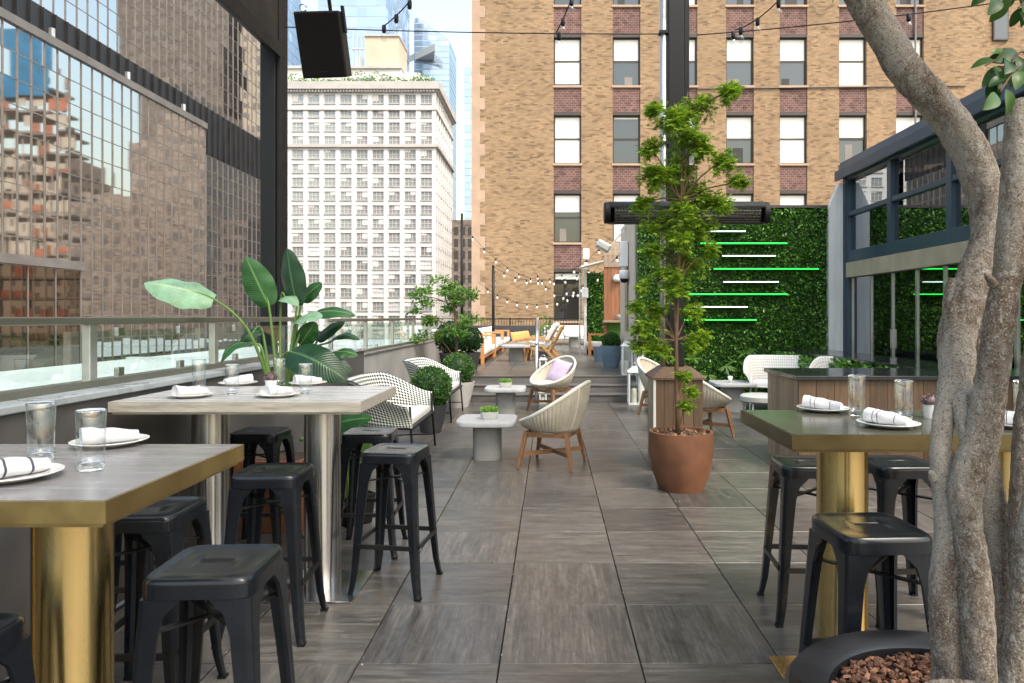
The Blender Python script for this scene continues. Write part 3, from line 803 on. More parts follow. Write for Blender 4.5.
# ------------------------------------------------------------ bronze glass tower on the left
def curtain(t, xq, y0, y1, z0, z1, dy, dz, gl, wob=.0045):
    m = MB(); ny = round((y1-y0)/dy); nz = round((z1-z0)/dz)
    for i in range(ny):
        for k in range(nz):
            ya, yb = y0+i*(y1-y0)/ny, y0+(i+1)*(y1-y0)/ny; za, zb = z0+k*(z1-z0)/nz, z0+(k+1)*(z1-z0)/nz
            tx_, tz_ = rnd(-wob, wob), rnd(-wob, wob)
            m.quad((xq-tx_-tz_, ya, za), (xq+tx_-tz_, yb, za), (xq+tx_+tz_, yb, zb), (xq-tx_+tz_, ya, zb))
    o = m.build('glass_skin', gl, t, fix=False)
    b = MB()
    for i in range(ny+1):
        y = y0+i*(y1-y0)/ny; b.box(xq-.05, xq+.07, y-.045, y+.045, z0, z1)
    for k in range(nz+1):
        z = z0+k*(z1-z0)/nz; b.box(xq-.05, xq+.03, y0, y1, z-.035, z+.035)
    b.build('mullion_grid', M['bronze'], t)
gt = thing('glass_tower', 'tall bronze glass tower with a black louvre band, left of the terrace across the street', 'skyscraper', (-44, 60, -20))
curtain(gt, 0, -35, 46, 0, 42.2, 1.5, 1.95, M['tower_glass'])
curtain(gt, 0, -35, 46, 48.3, 110, 1.5, 1.95, M['tower_glass'])
m = MB().box(-.3, .05, -35, 46, 42.3, 48.2)
for i in range(55): m.box(.05, .3, -35+i*1.5-.05, -35+i*1.5+.05, 42.3, 48.2)
m.build('louvre_band', M['louvre'], gt)
MB().box(-30, -.4, -35, 46, 0, 112).build('core', M['louvre'], gt)
pd = thing('glass_podium', 'lower bronze glass wing standing in front of the tall tower on the left', 'building', (-40, 50, -20))
curtain(pd, 0, -25, 29.8, 0, 43.2, 1.4, 1.95, M['tower_glass'])
MB().box(-3.5, -.3, -25, 29.8, 0, 43.2).build('core', M['louvre'], pd)
MB().box(-3.6, .25, -25, 29.9, 43.25, 43.9).build('roof_edge', M['bronze'], pd)
for y in (-8, 6, 16, 26): MB().tube([(-.5, y, 43.9), (-.5, y, 44.9)], .25, 6).build('roof_vent', M['steel_pale'], pd)
lw = thing('entrance_wing', 'low dark glass wing at the foot of the bronze tower, far left', 'building', (-38, 40, -20))
curtain(lw, 0, -18, 15.7, 0, 25.2, 2.8, 4.2, M['wing_glass'])
MB().box(-2, -.2, -18, 15.6, 0, 25.2).build('core', M['louvre'], lw)
MB().box(-2, .3, -18, 15.8, 25.25, 25.9).build('roof_edge', M['bronze'], lw)
lr = thing('low_roof', 'pale flat roof of a lower building just outside the railing', 'roof', (-24, 40, -20))
MB().box(-13.5, 13.5, -32, 75, 0, 17.6).build('wall', M['tan_block'], lr)
MB().box(-13.8, 13.8, -32.3, 75.3, 17.65, 17.75).build('roof', M['roof_pale'], lr)
for k in range(3): MB().box(-13.6, 13.6, -5+k*26, -4.6+k*26, 17.755, 17.95).build('roof_seam', M['roof_pale'], lr)

# ------------------------------------------------------------ buildings that the bronze glass mirrors
M['far_win'] = pm('far_dull_window', (.20, .17, .15), .4, 0, .25, .3)
def reflected(name, label, x, y, w, d, h, mat, wc, fl=3.6, sw=3.2):
    t = thing(name, label, 'building', (x+w/2, y, -20))
    MB().box(-w/2, w/2, 0, d, 0, h).build('wall', mat, t)
    m = MB()
    for k in range(int(h/fl)):
        for i in range(int(w/sw)):
            X0 = -w/2+i*sw+.9; m.box(X0, X0+1.4, -.06, .1, k*fl+1, k*fl+3)
        for i in range(int(d/sw)):
            Y0 = i*sw+.9; m.box(-w/2-.06, -w/2+.1, Y0, Y0+1.4, k*fl+1, k*fl+3)
    o = m.build('windows', wc, t); o['kind'] = 'stuff'
    return t
reflected('tan_office_block', 'low wide tan block mirrored below the sky gap in the bronze glass', 27.6, 177, 20, 20, 53, M['brick_far'], M['far_win'])
reflected('beige_block', 'plain beige block mirrored behind the half-built concrete frame', 48, 180, 40, 20, 64, M['tan_block'], M['far_win'])
reflected('tan_office_block', 'lower shoulder block mirrored beside the construction frame in the bronze glass', 20.5, 176, 7, 20, 66, M['brick_far'], M['far_win'])
reflected('tan_office_block', 'tan brick office block mirrored in the bronze glass', 8, 175, 12, 40, 82, M['brick_far'], M['far_win'])
reflected('tan_office_block', 'stepped tan brick wing mirrored at the far end of the bronze glass', -4, 165, 11.5, 40, 62, M['brick_far'], M['far_win'])
reflected('brown_office_tower', 'tall brown brick tower mirrored high in the bronze glass', 14, 216, 34, 30, 150, M['brick_far2'], M['far_win'])
reflected('sunlit_office_tower', 'pale sunlit tower mirrored at the upper right of the bronze glass', -10, 219, 20, 30, 145, M['tan_block'], M['far_win'])
cs = thing('construction_frame', 'half-built concrete frame with orange edge netting mirrored in the bronze glass', 'building', (40, 140, -20))
m = MB(); nn = MB(); sc_ = MB()
for k in range(17):
    ins = 0 if k < 14 else (k-13)*4
    m.box(-22+ins*.3, 22, 0, 7, k*4.2, k*4.2+.45)
    for i in range(8): m.box(-21+i*6, -20.3+i*6, .4, 1.1, k*4.2+.45, k*4.2+4.2)
    for i in range(11):
        q = random.random(); X0 = -22+i*4
        if q < .42: nn.box(X0, X0+rnd(2, 4), -.15, -.05, k*4.2+.4, k*4.2+rnd(1.2, 2.8))
        elif q < .75: sc_.box(X0, X0+rnd(2, 4), -.12, -.03, k*4.2+rnd(.4, 1.5), k*4.2+rnd(2.2, 4))
for i in range(20): sc_.box(-22+i*2.3, -21.85+i*2.3, -.4, -.25, 0, 58)
m.build('concrete_frame', M['concrete_f'], cs); nn.build('edge_netting', M['netting'], cs); sc_.build('scaffold_board', M['tan_block'], cs)
MB().box(-18, -9, -.5, -.4, 66, 80).build('blue_wrap', M['bluewrap'], cs)
# ------------------------------------------------------------ green wall, pavilion, bar, hedge bench on the right
GY = 12.45
gx0, gx1, gz = PX(638, GY), PX(829, GY), PZ(208, GY)
gw = thing('green_wall', 'tall living wall of small green leaves with light tubes, behind the seating on the right', 'green wall', (gx0, GY, 0))
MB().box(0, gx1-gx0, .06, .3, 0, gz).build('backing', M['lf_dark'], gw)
pts = []
for _ in range(24000):
    x, z = rnd(0, gx1-gx0), rnd(0, gz)
    dpt = .05*noise.noise(Vector((x*3, z*3, 1)))+.04*noise.noise(Vector((x*9, z*9, 4)))
    pts.append(((x, -.02-dpt+rnd(0, .07), z), (rnd(-.4, .4), -1, rnd(-.5, .3))))
m = MB(); leaves(m, pts, .058, .55, -.1, .62); m.build('foliage', M['lf_wall'], gw, fix=False)
pts = []   # some fern-like fronds low on the wall
m = MB()
for fx, fz in ((.98, .75), (1.55, .62), (1.9, .85), (2.35, .55), (1.25, .45), (2.7, .72)):
    for k in range(9):
        a = rnd(0, 6.28); L = rnd(.14, .24); d = Vector((math.cos(a), -.5, math.sin(a)*.8)).normalized()
        s_ = d.cross(Vector((0, -1, .2))).normalized()*.022; b0 = Vector((fx, -.08, fz))
        m._add([b0-s_*.3, b0+d*L*.5-s_, b0+d*L, b0+d*L*.5+s_], [(0, 1, 2, 3)])
m.build('fern', M['lf_tree'], gw, fix=False)
MB().box(-.02, gx1-gx0+.02, -.02, .34, gz+.002, gz+.05).build('top_trim', M['dark_frame'], gw)
lines = [(692, 745, 231.5, 'w'), (700, 786.5, 243.5, 'g'), (722, 775, 256, 'w'), (713.5, 818, 269, 'g'), (723, 778, 282, 'w'), (688, 787, 294.3, 'g'), (694, 747, 307, 'w'), (666, 756, 320, 'g')]
ords = ['topmost', 'second', 'third', 'fourth', 'fifth', 'sixth', 'seventh', 'lowest']
for k, (a, b, y, c) in enumerate(lines):
    x0, x1, z = PX(a, GY-.1), PX(b, GY-.1), PZ(y, GY-.1)
    t = thing('light_tube', '%s of the glowing tubes on the green wall, %s light' % (ords[k], 'green' if c == 'g' else 'white'), 'light', (x0, GY-.13, z), 0, 'light tubes on the green wall')
    MB().box(0, x1-x0, -.012, .012, -.008, .008).build('tube', M['neon_'+c], t)
    MB().box(0, x1-x0, .0125, .1, -.018, .018).build('bracket', M['dark_frame'], t)
# side structure behind the green wall
sh = thing('utility_block', 'pale panelled side of the block behind the green wall, with a dark vertical strip', 'wall', (gx0-.02, 12.8, 0))
MB().box(.0, 3.3, 0, 2.6, 0, gz-.02).build('wall', pm('pale_beige_board', (.52, .45, .37), .7, 0, .15, 3, 0, 30, (6, 6, .5)), sh)
MB().box(-.03, -.002, 1.0, 1.42, 1.2, 2.55).build('sign_strip', M['bronze'], sh)
eb = thing('electrical_box', 'white electrical box high on the pale block beside the green wall', 'box', (gx0-.03, 13.9, 2.5))
MB().box(-.16, -.002, -.18, .18, 0, .5).build('cabinet', M['camera_w'], eb, bevel=.012)
MB().box(-.172, -.162, -.03, .03, .2, .28).build('latch', M['steel'], eb)
cw = thing('security_camera', 'white dome security camera below the white electrical box', 'camera', (gx0-.12, 13.7, 2.42))
MB().lathe([(.09, .0), (.1, -.06), (.1, -.16), (.085, -.17)], 20).build('housing', M['camera_w'], cw, True)
MB().lathe([(.08, -.172), (.075, -.21), (.045, -.245), (0, -.255)], 20).build('dome', M['black'], cw, True)
fl = thing('floodlight', 'grey metal floodlight on an arm at the top of the pale block', 'light', (gx0-.3, 14.2, 3.0))
MB().bar((.3, 0, .35), (-.05, 0, -.05), .04).build('arm', M['steel'], fl)
MB().cbox((-.2, 0, -.05), (.3, .3, .16), (0, .5, 0)).build('lamp_head', M['steel_pale'], fl, bevel=.03)
# wooden shed and green artificial hedge behind
ws = thing('wooden_shed', 'rusty brown plank bar shed with a counter shelf, on the raised platform', 'shed', (PX(617, 19), 19, .405))
sx0, sx1 = PX(604, 19)-PX(617, 19), PX(630, 19)-PX(617, 19)
def planks(m, x0, x1, y0, y1, z0, z1, n, axis='x', gap=.004):
    for k in range(n):
        if axis == 'x': a = x0+(x1-x0)*k/n; m.box(a+gap/2, a+(x1-x0)/n-gap/2, y0+rnd(0, .003), y1, z0, z1)
        elif axis == 'y': a = y0+(y1-y0)*k/n; m.box(x0+rnd(0, .003), x1, a+gap/2, a+(y1-y0)/n-gap/2, z0, z1)
        else: a = z0+(z1-z0)*k/n; m.box(x0, x1, y0+rnd(0, .003), y1, a+gap/2, a+(z1-z0)/n-gap/2)
    return m
planks(MB(), sx0, sx1, 0, .1, 1.0, 2.45, 7).build('wall', M['plank_dk'], ws)
planks(MB(), sx0, sx1, -.03, .12, 2.46, 3.1, 4, 'z').build('roof_fascia', M['plank_lt'], ws)
MB().box(sx0-.04, sx1, -.32, .1, .94, .995).build('counter', M['plank_lt'], ws)
MB().box(sx0, sx0+.08, -.06, .1, 0, .935).build('post', M['plank_dk'], ws)
MB().box(sx0+.082, sx1, .02, .1, 0, .935).build('front', M['lf_wall'], ws)
MB().lathe([(.07, 0), (.09, .16), (.085, .16), (.06, .02), (0, .02)], 16, (.05, -.15, .996)).build('pot', M['conc_lt'], ws, True)
m = MB().lathe([(.06, 0), (.12, .05), (.12, .12), (.05, .2), (0, .2)], 12, (0, -.06, 2.05)); m.build('wall_lamp', M['camera_w'], ws, True)
hd = thing('artificial_hedge', 'tall dark green artificial hedge panel beside the wooden shed', 'hedge', (PX(596, 20.5), 20.5, .405))
hx0, hx1 = PX(587, 20.5)-PX(596, 20.5), PX(606, 20.5)-PX(596, 20.5)
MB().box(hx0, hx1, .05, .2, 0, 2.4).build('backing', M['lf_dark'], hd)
m = MB(); leaves(m, [((rnd(hx0, hx1), rnd(-.03, .05), rnd(0, 2.4)), (0, -1, 0)) for _ in range(1800)], .08, .5, 0, .6); m.build('foliage', M['lf_wall'], hd, fix=False)
MB().box(hx0-.09, hx0-.01, -.05, .15, 0, 2.7).build('post', M['panel_wh'], hd)
aw = thing('awning', 'small white sloping awning above the dark green hedge panel', 'awning', (PX(594, 20), 20, .405))
M4 = Matrix.Translation((0, 0, 2.62)) @ Matrix.Rotation(R(-14), 4, 'Y')
MB().box(-.42, .36, -.4, .4, -.02, .02, M4).build('canopy', M['wht_paint'], aw)
MB().bar((-.4, .3, 2.4), (-.4, .3, 0), .05).build('post', M['steel_pale'], aw)
for k, (px, py) in enumerate(((586, 254), (585, 293))):
    t = thing('speaker_box', 'small white outdoor speaker on the post beside the green hedge panel, %s' % ('upper one' if k == 0 else 'lower one'), 'speaker', tuple(P(px, py, 20.2)))
    MB().box(-.09, .09, -.1, .1, -.15, .15).build('cabinet', M['camera_w'], t, bevel=.02)
    MB().box(-.07, .07, -.108, -.101, -.12, .12).build('grille', M['panel_wh'], t)

# glass pavilion
FX = 5.33
pv = thing('glass_pavilion', 'blue-grey steel pavilion with large glass panes along the right side', 'building', (FX, 12.4, 0))
y1 = 8.6          # length towards the camera
def along(name, z0, z1, x0, x1, mat, par=pv, bev=.006): return MB().box(x0, x1, -y1, 0, z0, z1).build(name, mat, par, bevel=bev)
MB().box(-.06, .10, -.13, .03, 0, 3.98).build('column', M['blue_steel'], pv, bevel=.006)
MB().box(-.085, -.061, -.10, 0, 0, 3.98).build('column_flange', M['blue_steel'], pv)
for k in range(1, 6):
    MB().box(-.057, .08, -k*1.62-.06, -k*1.62+.06, 2.463, 3.927).build('mullion', M['blue_steel'], pv, bevel=.004)
along('lower_beam', 2.46, 2.66, -.05, .10, M['blue_steel'])
along('stone_beam', 2.19, 2.455, -.075, .12, M['beige_beam'])
along('mid_rail', 3.28, 3.36, -.045, .08, M['blue_steel'])
along('eave_beam', 3.93, 4.06, -.06, .10, M['blue_steel'])
# sloped roof fascia
m = MB()
prof = [(-.16, 4.0), (-.10, 4.27), (3.3, 4.55), (3.3, 4.45), (.0, 4.08)]
m._add([(x, 0.1, z) for x, z in prof]+[(x, -y1, z) for x, z in prof], [(0, 1, 2, 3, 4), (9, 8, 7, 6, 5)]+[(i, (i+1) % 5, 5+(i+1) % 5, 5+i) for i in range(5)])
m.build('roof', M['blue_steel'], pv)
MB().box(-.19, -.13, -y1, .12, 3.95, 4.12).build('gutter', M['blue_steel'], pv, bevel=.008)
for k in range(5):
    ya, yb = -k*1.62-.062, -(k+1)*1.62+.062
    if k == 0: ya = -.132
    for (z0, z1) in ((2.662, 3.278), (3.362, 3.928)):
        MB().box(.01, .016, yb, ya, z0, z1).build('window_pane', M['pav_glass'], pv)
for k in range(11):
    ya = -.14-k*.72; yb = ya-.72
    d = MB().box(.0, .05, ya-.045, ya, .02, 2.18).build('door_leaf', M['steel_pale'], pv)
    MB().box(.02, .026, yb, ya-.046, .02, 2.18).build('pane', M['pav_glass'], d)
    if k % 3 == 2: MB().box(-.03, -.002, ya-.04, ya-.01, 1.0, 1.3).build('handle', M['steel'], d)
MB().box(.0, .06, -y1, -.13, 0, .018).build('threshold', M['steel_pale'], pv)
for k in (0, 3, 6): pass
# interior
MB().box(3.2, 3.3, -y1, 0, 0, 4.4).build('back_wall', M['plank_dk'], pv)
MB().box(.12, 3.19, -.05, .02, 0, 4.08).build('end_wall', M['dark_frame'], pv)
m = MB()
for k in range(26): m.box(.9, .94, -y1+k*.33, -y1+k*.33+.24, 3.0, 3.93)
m.build('curtain', M['panel_wh'], pv)
MB().box(.1, 3.2, -y1, -.05, 2.3, 2.42).build('floor_slab', M['dark_frame'], pv)
MB().box(.11, 3.19, -y1, -.06, 0, .015).build('interior_floor', M['tile'], pv)
for z in (1.75, 1.55):
    MB().box(1.6, 1.66, -1.9, -1.84, z, z+.14).build('interior_lamp', M['lamp_warm'], pv)
# white side panel with a cut corner left of the pavilion
Y = 12.35
sp_ = thing('side_panel', 'weathered white vertical panel with a cut top corner, between green wall and pavilion', 'panel', (PX(829, Y), Y, 0))
a = PX(843, Y)-PX(829, Y)
MB().prism([(0, .42), (a, .42), (a, PZ(183, Y)), (a*.75, PZ(183, Y)), (0, PZ(207, Y))], 0, .12, Matrix(((1, 0, 0, 0), (0, 0, 1, 0), (0, 1, 0, 0), (0, 0, 0, 1)))).build('panel', M['panel_wh'], sp_)
MB().box(-.01, a, -.02, .13, 0, .418).build('base', M['plank'], sp_)

# long hedge bench along the pavilion, dark stone top
hb = thing('hedge_bench', 'long low bench of artificial green hedge with a black glossy stone top, below the pavilion', 'counter', (4.1, 10, 0))
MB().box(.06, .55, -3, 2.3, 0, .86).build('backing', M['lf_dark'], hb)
m = MB(); leaves(m, [((rnd(-.07, .05), rnd(-3, 2.3), rnd(0, .87)), (-1, 0, .6)) for _ in range(7000)], .06, .55, .1, .62); m.build('foliage', M['lf_wall'], hb, fix=False)
MB().box(-.01, .75, -3.05, 2.3, .885, .925).build('top', M['stone_black'], hb, bevel=.004)
# cedar bar with dark top
br = thing('cedar_bar', 'weathered cedar plank bar counter with a thin black top, behind the right table', 'counter', (2.37, 6.6, 0))
MB().box(.03, 2.88, .03, .95, 0.03, .88).build('core', M['black'], br)
planks(MB(), 0, 2.9, 0, .028, .0, .885, 17).build('front', M['plank'], br)
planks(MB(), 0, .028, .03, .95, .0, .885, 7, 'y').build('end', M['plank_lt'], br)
MB().box(-.03, 2.95, -.035, 1.0, .888, .928).build('top', M['stone_black'], br, bevel=.004)

# ------------------------------------------------------------ heater post in its cedar box, and the heater
hp = thing('post_planter', 'tall cedar plank box around the black heater post, behind the terracotta pot', 'box', (1.235, 6.9, 0))
w2 = .235
planks(MB(), -w2, w2, -w2, -w2+.024, .0, .88, 5).build('front_panel', M['plank'], hp)
planks(MB(), -w2, w2, w2-.024, w2, .0, .88, 5).build('rear_panel', M['plank'], hp)
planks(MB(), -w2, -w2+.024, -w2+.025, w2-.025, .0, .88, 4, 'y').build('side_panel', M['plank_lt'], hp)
planks(MB(), w2-.024, w2, -w2+.025, w2-.025, .0, .88, 4, 'y').build('side_panel', M['plank'], hp)
MB().box(-w2-.012, -w2+.012, -w2-.013, -w2+.012, .0, .882).build('corner_trim', M['panel_wh'], hp)
m = MB(); a, b = w2+.025, .14
m.loft([[(-a, -a, .884), (a, -a, .884), (a, a, .884), (-a, a, .884)], [(-a, -a, .905), (a, -a, .905), (a, a, .905), (-a, a, .905)], [(-b, -b, 1.0), (b, -b, 1.0), (b, b, 1.0), (-b, b, 1.0)]], caps=True)
m.build('lid', M['plank'], hp)
ps = thing('steel_post', 'tall black steel post with a silver conduit, carrying the long heater', 'post', (1.235, 6.9, 1.002))
MB().box(-.075, .085, -.08, .08, 0, 4.0).build('post', M['frame_black'], ps, bevel=.01)
MB().box(.087, .14, -.05, .05, 1.75, 4.0).build('side_rail', M['black'], ps, bevel=.008)
MB().tube([(-.115, -.03, 0), (-.115, -.03, 4.0)], .036, 12).build('conduit', M['steel_pale'], ps, True)
m = MB()
for z in (.8, 2.2, 3.3): m.box(-.16, -.07, -.075, .01, z, z+.03)
m.build('bracket', M['black'], ps)
ht = thing('patio_heater', 'long black tubular electric heater with a mesh grille, fixed across the steel post', 'heater', (PX(686, 6.72), 6.72, PZ(213, 6.72)))
L0, L1 = PX(604, 6.72)-PX(686, 6.72), PX(768, 6.72)-PX(686, 6.72)
def hring(x, s=1): return [(x, .09*s*math.cos(t)*1.1, .1*s*math.sin(t)) for t in [2*math.pi*k/24 for k in range(24)]]
m = MB()
# shell open to the front-below: arc from -20deg front over top to below
arc = [R(215-k*(245/20)) for k in range(21)]
def harc(x, s): return [Vector((x, -.105*s*math.cos(t), .108*s*math.sin(t))) for t in [R(20+k*(278/24)) for k in range(25)]]
def shell(x0, x1):
    m.loft([harc(x0, 1), harc(x1, 1)], closed=False)
shell(L0+.05, L1-.05)
m.build('shell', M['copper'], ht, True, solid=.008, fix=False)
for x0, x1 in ((L0, L0+.06), (L1-.06, L1)):
    MB().loft([[(x0, y*1.06, z*1.06) for _, y, z in hring(0)], [(x1, y*1.06, z*1.06) for _, y, z in hring(0)]], caps=True).build('end_cap', M['black'], ht, bevel=.012)
m = MB()
n = 100
for k in range(n):
    x = L0+.1+(L1-L0-.2)*k/(n-1)
    m.tube([(x, -.105*math.cos(t), .108*math.sin(t)) for t in [R(20-k2*13.6) for k2 in range(7)]], .0025, 4)
for k2 in range(6):
    t = R(20-k2*16); m.tube([(L0+.1, -.105*math.cos(t), .108*math.sin(t)), (L1-.1, -.105*math.cos(t), .108*math.sin(t))], .0025, 4)
m.build('grille', M['rail'], ht)
MB().tube([(L0+.1, -.02, -.03), (L1-.1, -.02, -.03)], .018, 10).build('element', M['element'], ht, True)
MB().box(-.06, .06, .07, .2, -.05, .05).build('mount', M['black'], ht)

# hanging speaker
sk = thing('hanging_speaker', 'black loudspeaker hanging tilted above the left railing', 'speaker', (PX(321, 5.3), 5.3, PZ(45, 5.3)))
sk.scale = (.84, .84, .84)
sk.rotation_euler = (R(21), R(-4), R(6))
MB().box(-.2, .2, -.02, .3, -.285, .285).build('cabinet', M['black'], sk, bevel=.012)
MB().box(-.185, .185, -.032, -.021, -.27, .27).build('grille', pm('speaker_grille', (.006, .0055, .0055), .8, 0, .3, 60, spec=.15), sk, bevel=.004)
MB().box(-.03, .03, -.036, -.033, -.235, -.222).build('badge', M['frame_black'], sk)
m = MB().bar((.1, .15, .286), (.1, .15, 1.2), .03); m.bar((.215, .12, .1), (.215, .12, .33), .02, .1)
m.build('bracket', M['black'], sk)
MB().tube([(-.13+.03*math.cos(t), .1, .32+.03*math.sin(t)) for t in [k*.6 for k in range(11)]], .006, 6).build('eye_bolt', M['steel'], sk, True)

# ------------------------------------------------------------ string lights
def bulbstring(label, pts, bulbs, sag, rad=.006, bs=1.0, grp='bulb strings'):
    t = thing('bulb_string', label, 'string lights', pts[0], 0, grp)
    o = Vector(pts[0]); path = []
    for a, b in zip(pts[:-1], pts[1:]):
        a, b = Vector(a), Vector(b)
        for k in range(13):
            u = k/12; p = a.lerp(b, u); p.z -= sag*4*u*(1-u); path.append(p-o)
    MB().tube(path, rad, 5).build('cable', M['black'], t)
    for u in bulbs:
        i = u*(len(path)-1); p = path[int(i)].lerp(path[min(int(i)+1, len(path)-1)], i-int(i))
        b = MB().lathe([(.0, -.15*bs), (.017*bs, -.145*bs), (.03*bs, -.115*bs), (.03*bs, -.095*bs), (.014*bs, -.062*bs)], 12, p).build('bulb', M['clear' if bs < 1.1 else 'frost'], t, True)
        MB().lathe([(.016*bs, -.064*bs), (.02*bs, -.05*bs), (.02*bs, -.0*bs), (.01*bs, .01*bs)], 10, p).build('socket', M['black'], b, True)
    return t
bulbstring('taut bulb cable from the black column to the heater post', [P(284, 27, 6.8), P(667, 34, 6.9)], [.715], .02)
bulbstring('bulb cable from the heater post rising to the top right', [P(697, 35, 6.9), P(1030, -2, 6.2)], [.12, .66], .03)
bulbstring('short bulb string hanging at the top left of the brick building', [P(585, -40, 6.5), P(556, 33, 6.9)], [.45, .75], .05)
bulbstring('bulb string crossing the sky above the white building', [P(440, -40, 5.5), P(384, 26, 6.5)], [.5, .75, 1], .05)
bulbstring('short bulb string at the very top, right of the heater post', [P(800, -25, 6), P(735, 30, 6.9)], [.3, .62, .9], .08)
Y = 24
bulbstring('far low bulb string, the left of those before the brick wall', [P(461, 222, Y), P(600, 262, Y)], [i/12 for i in range(1, 12)], 1.25, .006, 1.2)
bulbstring('far low bulb string dipping nearest the platform sofas', [P(493, 266, Y), P(612, 236, Y-2)], [i/10 for i in range(1, 10)], .9, .006, 1.2)
bulbstring('far bulb string rising steeply to the floodlight', [P(560, 290, Y), P(640, 225, 17)], [i/9 for i in range(1, 9)], .5, .006, 1.15)
bulbstring('far bulb string hanging lowest before the far white sofa', [P(478, 282, Y+2), P(588, 286, Y+1)], [i/11 for i in range(1, 11)], .75, .006, 1.2)
bulbstring('far bulb string looping beside the awning of the green hedge', [P(530, 262, Y+3), P(606, 252, Y-3)], [i/8 for i in range(1, 8)], 1.3, .006, 1.2)
for k, (px, top, lab) in enumerate(((461.5, 213, 'tall thin black pole at the left corner of the brick building'), (493, 265, 'shorter thin black pole before the brick wall'))):
    t = thing('light_pole', lab, 'pole', (PX(px, Y), Y+.1, .405), 0, 'poles for the bulb strings')
    MB().tube([(0, 0, 0), (0, 0, PZ(top, Y)-.405)], [.055, .045], 8).build('pole', M['frame_black'], t, True)
    MB().lathe([(.14, 0), (.14, .03), (.06, .05)], 12).build('base_plate', M['frame_black'], t)
# ------------------------------------------------------------ bar stools
def sq(r, a, e=5.0):   # rounded square of half width r at angle a
    c, s_ = math.cos(a), math.sin(a)
    k = (abs(c)**e+abs(s_)**e)**(-1/e)
    return r*k*c, r*k*s_
def make_stool(label, grp):
    t = thing('bar_stool', label, 'bar stool', (0, 0, 0), 0, grp)
    n = 64; an = [2*math.pi*k/n for k in range(n)]
    def slot(r):
        out = []
        for a in an:
            x, y = math.cos(a), math.sin(a); out.append((max(-1, min(1, x*1.8))*.030*r+x*.014*r, y*.0155*r))
        return out
    rings = []
    for pts, z in ((slot(1), .735), (slot(1), .756), (slot(1.18), .760)): rings.append([(x, y, z) for x, y in pts])
    for r, z in ((.09, .7575), (.132, .7575), (.139, .7605), (.149, .7595), (.1555, .752), (.157, .742), (.157, .705), (.1535, .7045), (.1535, .735), (.12, .74)):
        rings.append([(*sq(r, a, 7 if r > .1 else 4), z) for a in an])
    m = MB(); m.loft(rings); m.build('seat', M['steel_dark'], t, True, auto=35)
    m = MB(); m.loft([[(x, y, .752) for x, y in slot(1.0)], [(x, y, .7592) for x, y in slot(1.15)]], caps=True); m.build('slot_shade_plug', M['black'], t)  # black plug capping the slot, painting in the dark under the seat
    hz = [(.704, .1525, .115, 0), (.66, .155, .074, 0), (.60, .159, .060, 0), (.45, .168, .052, 0), (.25, .180, .044, 0), (.10, .190, .038, 0), (.03, .199, .033, 0), (0.0, .205, .031, 0)]
    for sx in (-1, 1):
        for sy in (-1, 1):
            rings = []
            for z, c, a, _ in hz:
                h = .016; th = .012
                prof = [(c-a, c), (c-h, c), (c-h*.35, c-h*.1), (c-h*.1, c-h*.35), (c, c-h), (c, c-a), (c-th, c-a), (c-th, c-h-.008), (c-h-.008, c-th), (c-a, c-th)]
                rings.append([(sx*x, sy*y, z) for x, y in prof])
            g = MB(); g.loft(rings, caps=True); g.build('leg', M['steel_dark'], t)
            MB().box(sx*.189-.0165, sx*.189+.0165, sy*.189-.0165, sy*.189+.0165, 0, .01).build('foot_cap', M['black'], t)
    for k in range(4):
        a = k*math.pi/2; c, s_ = math.cos(a), math.sin(a); r = .178; w_ = .15
        p, q = (c*r-s_*w_, s_*r+c*w_, .265), (c*r+s_*w_, s_*r-c*w_, .265)
        MB().bar(p, q, .012, .024).build('footrest', M['steel_dark2'], t)
    for s_ in (-1, 1):
        MB().bar((-.148, -.148*s_, .60+.004*s_), (.148, .148*s_, .60+.004*s_), .022, .007).build('cross_brace', M['steel_dark2'], t)
    return t
G = 'dark metal bar stools'
st0 = make_stool('large dark metal bar stool in front, at the right end of the nearest left table', G)
st0.location = (-1.0, 2.07, 0); st0.rotation_euler = (0, 0, R(3))
for x, y, rz, lab in [
    (-1.54, 2.66, 2, 'dark metal stool tucked behind the nearest left table, beside the brass column'),
    (-1.44, 1.56, -2, 'dark metal stool cut off by the lower left corner of the picture'),
    (-1.33, 3.31, 3, 'dark metal stool at the near side of the pale table, before its right column'),
    (-.86, 3.84, -8, 'dark metal stool standing alone at the right end of the pale table'),
    (-1.87, 4.45, 0, 'dark metal stool behind the pale table, between its two steel columns'),
    (-1.16, 4.44, 2, 'dark metal stool behind the pale table, at the right of its right column'),
    (-2.0, 3.27, 4, 'dark metal stool mostly hidden behind the nearest left table, near the parapet'),
    (1.30, 3.50, -4, 'dark metal stool behind the right table, left of its brass column'),
    (1.76, 3.50, 2, 'dark metal stool behind the right table, between the brass column and the tree'),
    (1.12, 2.43, 3, 'dark metal stool in front of the right table, just behind the big black planter')]:
    dup(st0, lab, (x, y, 0), R(rz))
